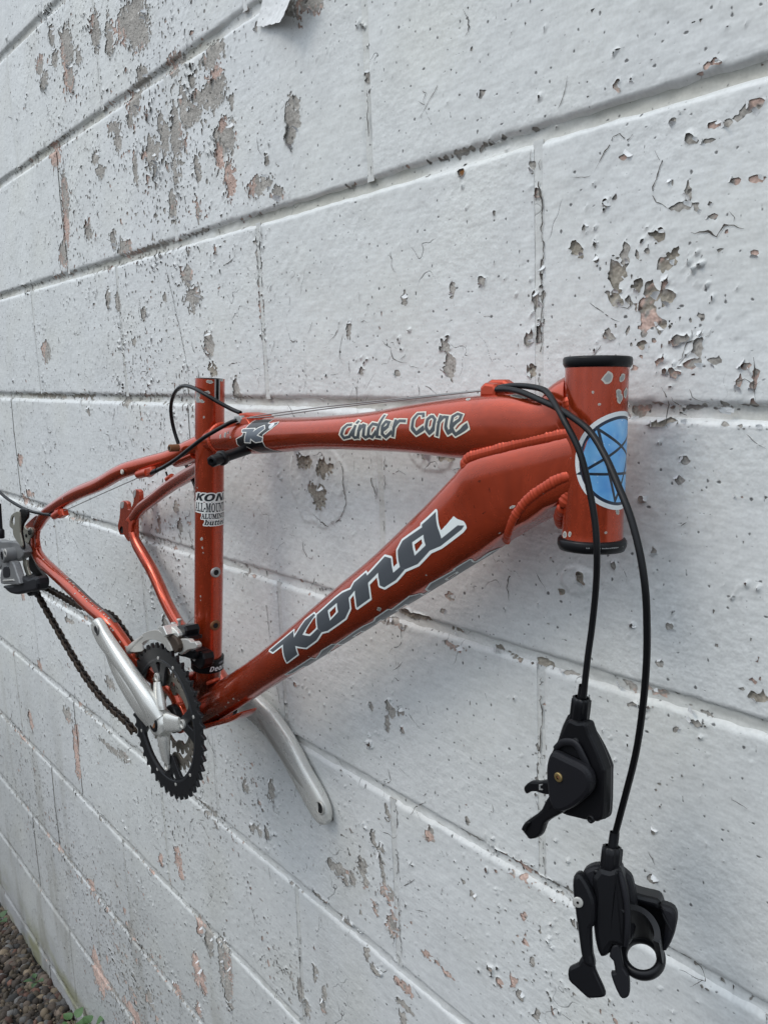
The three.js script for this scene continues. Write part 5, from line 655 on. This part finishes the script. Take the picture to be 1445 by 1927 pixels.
// ================================================================== GEAR SHIFTERS on their cables
function barrel(a, b, R, parent) { // ribbed adjuster between two points
  const d = b.clone().sub(a), l = d.length(), n = 24, prof = []; const g = turned(a, d, [[0, R * .72], [l * .06, R * .98], [l * .3, R], [l * .7, R], [l * .95, R * .92], [l, R * .75], [l, R * .5]], 36), p = g.attributes.position, ax = d.clone().normalize();
  for (let i = 0; i < p.count; i++) { const v = V(p.getX(i), p.getY(i), p.getZ(i)), t = v.clone().sub(a).dot(ax), c = a.clone().addScaledVector(ax, t), r = v.sub(c), k = Math.floor(i / 36 * 0 + 0); const th = Math.atan2(r.dot(EX), r.dot(N)); r.multiplyScalar(1 + 0.07 * Math.cos(th * 9)); p.setXYZ(i, c.x + r.x, c.y + r.y, c.z + r.z); }
  g.computeVertexNormals(); part('barrel_adjuster', g, plastic, parent);
}
{
  const s1 = thing('gear_shifter', V(.1236,1.3987,.1), 'black trigger shifter with brass screw hanging on the shorter cable', 'gear shifter');
  part('cable_housing', hose([V(.0065,1.6708,.0618), V(.0197,1.6727,.0633), V(.0315,1.6734,.0649), V(.0538,1.6727,.0703), V(.0739,1.6698,.0778), V(.0896,1.6611,.0858), V(.1034,1.6492,.092), V(.1189,1.6289,.0951), V(.1285,1.6018,.0961), V(.1339,1.5802,.097), V(.1363,1.56,.098), V(.1348,1.5368,.0967), V(.1319,1.5054,.0973), V(.13,1.4819,.0996), V(.1283,1.4533,.102)], .00235, 140), rubber, s1);
  const Z = V(0, 0, 1);
  barrel(V(.1253,1.4519,.1), V(.1225,1.4306,.1), .0068, s1); part('ferrule', turned(V(.1267,1.4611,.1), V(.1253,1.4494,.1).sub(V(.1267,1.4611,.1)), [[0, .0033], [.012, .0036]], 16), plastic, s1);
  part('housing', [plate(roundPts([V(.1196,1.4354,.109),V(.1274,1.4357,.109),V(.1352,1.4377,.109),V(.1392,1.4304,.109),V(.1458,1.4202,.109),V(.1511,1.4097,.109),V(.1521,1.4042,.109),V(.1513,1.3738,.109),V(.1471,1.3675,.109),V(.1433,1.3652,.109),V(.1285,1.3617,.109),V(.113,1.3595,.109),V(.1079,1.3656,.109),V(.1029,1.3734,.109),V(.1006,1.3859,.109),V(.103,1.4018,.109),V(.1081,1.4132,.109),V(.1143,1.4256,.109)], 3), Z, .01, .0022)], plastic, s1);
  part('back_cover', [plate(roundPts([V(.1135,1.4288,.098),V(.1236,1.4303,.098),V(.1296,1.4238,.098),V(.1375,1.4145,.098),V(.1441,1.4033,.098),V(.1445,1.3976,.098),V(.144,1.3674,.098),V(.1398,1.3605,.098),V(.1198,1.3538,.098),V(.1051,1.3521,.098),V(.0987,1.3669,.098),V(.101,1.4001,.098)], 3), Z, .012, .003)], plasticMatt, s1);
  part('neck', skin(sweep([[V(.121,1.4351,.1), .0062, .0065, 2.6], [V(.1196,1.4256,.1), .009, .0075, 2.8], [V(.1185,1.4139,.101), .011, .008, 3]], 12, 24)), plastic, s1);
  part('shoulder_rib', skin(sweep([[V(.109,1.4102,.11), .002, .0014], [V(.1178,1.4181,.111), .0028, .0016], [V(.1284,1.4205,.111), .003, .0016], [V(.1355,1.4128,.111), .003, .0016], [V(.1399,1.404,.11), .003, .0014]], 24, 14, Z)), plasticMatt, s1);
  const cover = part('lever_cover', [plate(roundPts([V(.1107,1.4095,.118),V(.1146,1.4109,.118),V(.1257,1.4102,.118),V(.1385,1.4094,.118),V(.1442,1.4065,.118),V(.1469,1.4005,.118),V(.1453,1.3915,.118),V(.1356,1.3793,.118),V(.1257,1.3701,.118),V(.1155,1.365,.118),V(.1092,1.3712,.118),V(.107,1.3827,.118),V(.1064,1.3956,.118),V(.1083,1.4049,.118)], 3), Z, .009, .003)], plasticMatt, s1);
  part('screw', turned(V(.119,1.3939,.1182), Z, [[-.001, .0036], [.0006, .0036], [.001, .0031], [.001, .0015]], 22), brass, cover); part('screw_socket', turned(V(.1197,1.3945,.119), Z, [[.0001, 0], [.0001, .0016]], 6), rust, cover);
  part('thumb_lever', [plate(roundPts([V(.1082,1.3754,.116),V(.12,1.3748,.116),V(.1241,1.3695,.116),V(.1106,1.3569,.116),V(.1032,1.3493,.116),V(.1005,1.3419,.116),V(.0971,1.3359,.116),V(.0886,1.3301,.116),V(.085,1.3315,.116),V(.0815,1.3337,.116),V(.0798,1.3357,.116),V(.0827,1.3416,.116),V(.0912,1.3502,.116),V(.1,1.3597,.116)], 2), Z, .007, .002, [roundPts([V(.1064,1.365,.116),V(.1138,1.3728,.116),V(.1159,1.3714,.116),V(.1107,1.3631,.116),V(.1054,1.3596,.116)], 2)])], plastic, s1);
  part('lever_pad', [plate([V(.0821,1.3372,.1185),V(.0878,1.3456,.1185),V(.0903,1.3457,.1185),V(.0849,1.3361,.1185)], Z, .003, .0008)], plastic, s1);
  part('release_lever', [plate(roundPts([V(.1008,1.3801,.108),V(.1007,1.369,.108),V(.0887,1.3667,.108),V(.082,1.364,.108),V(.0786,1.361,.108),V(.0761,1.3627,.108),V(.076,1.3663,.108),V(.0821,1.3727,.108),V(.0899,1.3753,.108)], 2), Z, .006, .0015)], plastic, s1);
  part('lever_mark', [plate([V(.0917,1.3743,.1085),V(.0954,1.3761,.1085),V(.0951,1.3749,.1085),V(.0932,1.374,.1085),V(.0932,1.3715,.1085),V(.0956,1.372,.1085),V(.0953,1.3709,.1085),V(.0916,1.3698,.1085)], Z, .0008, .0002)], bareAlu, s1);
  for (const q of [V(.1277,1.4214,.1095), V(.1411,1.367,.1095)]) part('case_screw', turned(q, Z, [[-.001, .003], [.001, .003], [.0012, .0018], [.0004, .0016], [.0004, 0]], 14), black, s1);
}
{
  const D = V(0.450135,0.200060,0.870261), s2 = thing('gear_shifter', V(.1619,1.298,.1), 'black trigger shifter with open bar clamp hanging lowest on the longer cable', 'gear shifter');
  part('cable_housing', hose([V(.0126,1.6705,.0656), V(.0277,1.6706,.0682), V(.0452,1.6688,.0727), V(.0718,1.6629,.0802), V(.0893,1.6587,.0849), V(.1076,1.6526,.0897), V(.1272,1.6428,.0941), V(.1445,1.6264,.0994), V(.1597,1.6076,.1054), V(.1708,1.5925,.1098), V(.1815,1.5694,.1137), V(.1867,1.5461,.1147), V(.1871,1.5211,.1129), V(.1854,1.495,.1103), V(.18,1.4591,.1062), V(.1719,1.4244,.1012), V(.1604,1.3867,.0964), V(.1501,1.3517,.0935)], .00245, 150), rubber, s2);
  barrel(V(.1499,1.3441,.0956), V(.1505,1.3266,.0993), .0072, s2); part('ferrule', turned(V(.1499,1.3541,.0933), V(.1501,1.3426,.0958).sub(V(.1499,1.3541,.0933)), [[0, .0035], [.014, .0038]], 16), plastic, s2);
  part('housing', [plate(roundPts([V(.1485,1.3315,.1084),V(.154,1.3312,.1056),V(.1598,1.3341,.102),V(.1635,1.3263,.1018),V(.1677,1.3148,.1023),V(.1701,1.3014,.1041),V(.1716,1.2823,.1078),V(.169,1.2792,.1098),V(.1635,1.2793,.1126),V(.1617,1.2725,.1152),V(.1583,1.2692,.1176),V(.1553,1.2708,.1188),V(.1517,1.2801,.1186),V(.1482,1.2958,.1167),V(.1469,1.3114,.1139),V(.1442,1.3218,.1129),V(.1456,1.3269,.111)], 3), D, .018, .004)], plastic, s2);
  part('side_rib', skin(sweep([[V(.1615,1.3324,.1026), .0016, .0016], [V(.1663,1.3222,.1042), .0022, .002], [V(.1703,1.3092,.1057), .0022, .002], [V(.1724,1.2908,.1083), .0022, .002], [V(.1716,1.2823,.1089), .0016, .0016]], 20, 12, D)), plasticMatt, s2);
  part('back_cover', [plate(roundPts([V(.1544,1.3251,.0931),V(.1595,1.3231,.0909),V(.1623,1.3198,.0902),V(.1651,1.3117,.0906),V(.1676,1.3028,.0913),V(.1689,1.2873,.0942),V(.1671,1.2749,.098),V(.1611,1.2733,.1015),V(.1559,1.2919,.0999),V(.1529,1.3151,.0961)], 3), D, .014, .004)], plasticMatt, s2);
  part('shoulder', [plate(roundPts([V(.1364,1.3234,.1131),V(.1406,1.3288,.1097),V(.1467,1.3305,.1061),V(.1491,1.3232,.1066),V(.1495,1.309,.1096),V(.1476,1.3022,.1122),V(.1432,1.309,.1129),V(.1394,1.3169,.113)], 3), D, .013, .003)], plasticMatt, s2);
  const cov = part('lever_cover', [plate(roundPts([V(.1364,1.3254,.1218),V(.1396,1.3276,.1197),V(.1444,1.3226,.1183),V(.1488,1.3157,.1176),V(.1518,1.3086,.1177),V(.153,1.2995,.1192),V(.1528,1.2928,.1208),V(.1514,1.2904,.1221),V(.1525,1.2821,.1234),V(.1545,1.2724,.1247),V(.1569,1.2644,.1252),V(.1507,1.2642,.1285),V(.1479,1.2698,.1287),V(.1451,1.2801,.1277),V(.1409,1.2964,.1262),V(.1368,1.3128,.1245),V(.1356,1.3213,.1231)], 2), D, .01, .003)], plastic, s2);
  part('screw', turned(V(.1411,1.3076,.1237), D, [[-.001, .0038], [.0006, .0038], [.001, .0032], [.001, .001]], 20), satin, cov);
  part('thumb_lever', [plate(roundPts([V(.1474,1.2683,.1281),V(.152,1.2704,.1252),V(.1552,1.2681,.1241),V(.1573,1.2616,.1245),V(.1617,1.2543,.1239),V(.165,1.2482,.1236),V(.1648,1.2454,.1244),V(.1611,1.2435,.1267),V(.1558,1.2418,.1299),V(.1528,1.243,.1311),V(.1467,1.2471,.1333),V(.1417,1.2508,.1351),V(.1405,1.2577,.1341),V(.1421,1.2605,.1326),V(.1459,1.2639,.1299)], 2), D, .006, .0018)], plastic, s2);
  part('release_lever', [plate(roundPts([V(.1624,1.2788,.1111),V(.1657,1.2797,.1092),V(.1684,1.2718,.1096),V(.1707,1.2646,.11),V(.1743,1.2601,.1092),V(.1763,1.249,.1107),V(.1756,1.2452,.112),V(.1736,1.2435,.1134),V(.1709,1.2442,.1146),V(.1667,1.2509,.1153),V(.1636,1.2578,.1152),V(.1639,1.2595,.1147),V(.1658,1.2604,.1135),V(.1638,1.2674,.1129),V(.1611,1.2698,.1138),V(.1613,1.2761,.1122)], 2), D, .006, .0016)], plasticMatt, s2);
  { // open hinged bar clamp: an upright band whose far side is tall, with a thin ring closing it below
    const c = V(.1714,1.2638,.0891), U = V(0.16, 0.86, 0.42).normalize(), E1 = V(1, 0, -0.5).normalize(), E2 = U.clone().cross(E1).normalize(), R = .0115, pt = (r, a, h) => c.clone().addScaledVector(E1, r * Math.cos(a)).addScaledVector(E2, r * Math.sin(a)).addScaledVector(U, h);
    const band = (a0, a1, lo, hi, r0, r1, n = 30) => { const v = [], id = []; for (let i = 0; i <= n; i++) { const t = i / n, a = lerp(a0, a1, t), q = [pt(r0, a, lo(t)), pt(r1, a, lo(t)), pt(r1, a, hi(t)), pt(r0, a, hi(t))]; for (const p of q) v.push(p.x, p.y, p.z); if (i) for (let k = 0; k < 4; k++) { const A = (i - 1) * 4 + k, B2 = (i - 1) * 4 + (k + 1) % 4; id.push(A, A + 4, B2, B2, A + 4, B2 + 4); } } id.push(0, 1, 2, 0, 2, 3); const z = n * 4; id.push(z, z + 2, z + 1, z, z + 3, z + 2); const g = new THREE.BufferGeometry(); g.setAttribute('position', new THREE.Float32BufferAttribute(v, 3)); g.setIndex(id); const f = g.toNonIndexed(); f.computeVertexNormals(); return f; };
    part('clamp_band', band(-0.25, 2.5, (t) => 0.002, (t) => lerp(0.033, 0.043, smooth(0, 1, t)), R, R + .0042, 44), plastic, s2);
    part('clamp_ring', (() => { const g = new THREE.TorusGeometry(R + .0018, .0033, 16, 56); const p = g.attributes.position; for (let i = 0; i < p.count; i++) p.setZ(i, p.getZ(i) * 1.5); g.computeVertexNormals(); g.applyMatrix4(new THREE.Matrix4().makeBasis(E1, E2, U).setPosition(c)); return g; })(), plastic, s2);
    part('hinge_cap', plate(roundPts([V(.1806,1.3051,.0818),V(.1842,1.306,.0797),V(.1891,1.3045,.0776),V(.1915,1.2996,.0774),V(.1919,1.2935,.0786),V(.1912,1.2859,.0807),V(.1892,1.2775,.0837),V(.1872,1.2743,.0854),V(.1856,1.2753,.086),V(.185,1.2842,.0843),V(.1852,1.2937,.0821)], 2), D, .013, .003), plasticMatt, s2);
    part('hinge_leaf', plate([V(.1824,1.3018,.0822),V(.1842,1.3,.0817),V(.1902,1.2905,.0807),V(.1898,1.2895,.0812),V(.1845,1.2961,.0824)], D, .003, .0008), plastic, s2);
    part('clamp_back', plate(roundPts([V(.149,1.2975,.0769),V(.1549,1.2956,.0743),V(.1633,1.2956,.0699),V(.1703,1.2953,.0664),V(.1759,1.2894,.0649),V(.1799,1.2792,.0651),V(.1786,1.2683,.0683),V(.1769,1.2626,.0705),V(.1745,1.2624,.0718),V(.1719,1.2666,.0722),V(.1624,1.2697,.0763),V(.1547,1.2644,.0816)], 2), D, .006, .002), plastic, s2);
    part('clamp_bracket', plate(roundPts([V(.1566,1.3083,.0866),V(.161,1.3069,.0846),V(.1686,1.3062,.0808),V(.1755,1.3059,.0774),V(.1783,1.3024,.0767),V(.1791,1.2987,.0771),V(.1737,1.2989,.0799),V(.1654,1.2992,.0841),V(.1595,1.2969,.0877)], 2), D, .02, .003), plastic, s2);
    part('clamp_bolt', turned(V(.1628,1.276,.0816), D, [[-.004, .003], [.002, .003], [.0025, .0024], [.0025, 0]], 14), black, s2); }
  part('case_screw', turned(V(.1455,1.3268,.1082), D, [[-.001, .002], [.001, .002], [.0012, 0]], 12), black, s2);
}

// ================================================================== GROUND, GRAVEL, WEEDS
const groundY = (x, z) => -0.012 + 0.03 * smooth(-2.3, -1.5, x) + 0.02 * noise(x * 2, z * 2) * smooth(6, 1, Math.hypot(x + 1.5, z));
{
  const g = new THREE.PlaneGeometry(1, 1, 120, 120); const p = g.attributes.position;
  for (let i = 0; i < p.count; i++) { const u = p.getX(i) * 2, v = p.getY(i) + 0.5, x = -1.8 + Math.sign(u) * Math.abs(u) ** 3 * 60, z = -0.06 + v * v * v * 70; p.setXYZ(i, x, groundY(x, z), z); }
  g.setIndex([...g.index.array].reverse()); g.computeVertexNormals(); const uv = g.attributes.uv; for (let i = 0; i < p.count; i++) uv.setXY(i, p.getX(i) * 2, p.getZ(i) * 2);
  const gm = new THREE.MeshStandardMaterial({ name: 'dark gravelly soil', color: lin(0.03, 0.026, 0.022), map: bareColor, bumpMap: bareRelief, bumpScale: 0.012, roughness: 0.95, side: THREE.DoubleSide });
  const m = new THREE.Mesh(g, gm); m.name = 'ground'; m.userData.kind = 'structure'; m.receiveShadow = true; scene.add(m);
  const rd = rng(77), st = new THREE.IcosahedronGeometry(1, 2), sp = st.attributes.position;
  for (let i = 0; i < sp.count; i++) { const v = V(sp.getX(i), sp.getY(i), sp.getZ(i)), k = 1 + 0.28 * noise(v.x * 1.3 + 4, v.y * 1.3 + v.z) + 0.1 * noise(v.x * 3, v.z * 3 + v.y); sp.setXYZ(i, v.x * k, v.y * k, v.z * k); } 
  const stone = mergeVertices(st.deleteAttribute('normal').deleteAttribute('uv')); stone.computeVertexNormals();
  const cnt = 9000, im = new THREE.InstancedMesh(stone, new THREE.MeshStandardMaterial({ name: 'pebbles', roughness: 0.85 }), cnt), q = new THREE.Quaternion(), e = new THREE.Euler(), M = new THREE.Matrix4(), C = new THREE.Color();
  for (let i = 0; i < cnt; i++) { const near = i < 6500, x = near ? -2.6 + rd() * 1.5 : -5 + rd() * 7, z = near ? 0.004 + rd() * rd() * 0.9 : 0.02 + rd() * 3, r = (near ? 0.0045 : 0.006) + 0.0105 * rd() ** 2.2; e.set(rd() * 6, rd() * 6, rd() * 6); q.setFromEuler(e);
    M.compose(V(x, groundY(x, z) + r * (0.1 + 0.4 * rd()), z), q, V(r * (0.8 + 0.5 * rd()), r * (0.6 + 0.3 * rd()), r * (0.8 + 0.4 * rd()))); im.setMatrixAt(i, M);
    const t = rd(), k = 0.16 + 0.85 * rd() * rd(); t < 0.45 ? C.setRGB(0.17 * k, 0.13 * k, 0.1 * k) : t < 0.75 ? C.setRGB(0.26 * k, 0.2 * k, 0.135 * k) : t < 0.9 ? C.setRGB(0.2 * k, 0.19 * k, 0.18 * k) : C.setRGB(0.2 * k, 0.1 * k, 0.07 * k); im.setColorAt(i, C); }
  im.name = 'gravel'; im.userData.kind = 'stuff'; im.userData.label = 'dark brown and tan gravel along the foot of the wall'; im.userData.category = 'gravel'; im.castShadow = im.receiveShadow = true; scene.add(im);
}
{
  const leafMat = new THREE.MeshPhysicalMaterial({ name: 'weed leaf', color: lin(0.05, 0.11, 0.03), roughness: 0.55, side: THREE.DoubleSide }), leafMat2 = new THREE.MeshPhysicalMaterial({ name: 'dark weed leaf', color: lin(0.03, 0.07, 0.02), roughness: 0.6, side: THREE.DoubleSide }), stemMat = new THREE.MeshStandardMaterial({ name: 'weed stem', color: lin(0.06, 0.09, 0.03), roughness: 0.7 });
  const leaf = (base, dir, len, wid) => { const v = [], id = [], side = dir.clone().cross(V(0, 1, 0)).normalize(), up = side.clone().cross(dir).normalize(); for (let i = 0; i <= 8; i++) { const t = i / 8, w = wid * Math.sin(Math.PI * Math.pow(t, 0.75)) * (1 - 0.15 * t); for (let j = -2; j <= 2; j++) { const p = base.clone().addScaledVector(dir, len * t).addScaledVector(side, w * j / 2).addScaledVector(up, -len * 0.25 * t * t + Math.abs(j) * w * 0.12); v.push(p.x, p.y, p.z); } } for (let i = 0; i < 8; i++) for (let j = 0; j < 4; j++) { const a = i * 5 + j; id.push(a, a + 5, a + 1, a + 1, a + 5, a + 6); } const g = new THREE.BufferGeometry(); g.setAttribute('position', new THREE.Float32BufferAttribute(v, 3)); g.setIndex(id); g.computeVertexNormals(); return g; };
  const weed = (pos, n, len, wid, mat, label, seed) => { const w = thing('weed', pos, label, 'weed', undefined), rd = rng(seed); for (let i = 0; i < n; i++) { const a = i / n * TAU + rd(), d = V(Math.cos(a), 0.5 + 0.8 * rd(), Math.sin(a) * 0.8 + 0.35).normalize(), mid = pos.clone().addScaledVector(d, len * 0.6); part('stem', hose([pos.clone(), pos.clone().addScaledVector(d, len * .3), mid], .0008, 6, 5), stemMat, w); part('leaf', leaf(mid, d.clone().setY(d.y * 0.35).normalize(), len * (0.7 + 0.4 * rd()), wid * (0.8 + 0.4 * rd())), mat, w); } };
  weed(V(-1.5041,.0839,.03), 5, .03, .013, leafMat, 'small green weed with round leaves at the bottom edge against the wall', 4);
  weed(V(-1.384,.1446,.02), 4, .03, .014, leafMat, 'pair of rounded green leaves sprouting beside the larger weed by the wall', 9);
  weed(V(-2.0704,.0771,.06), 6, .035, .012, leafMat2, 'dark green weed in the gravel at the far end of the wall', 14);
  weed(V(-1.449,.285,.12), 4, .02, .007, leafMat2, 'tiny dark weed in the gravel a little away from the wall', 21);
}

//PROBE
renderer.render(scene, camera);
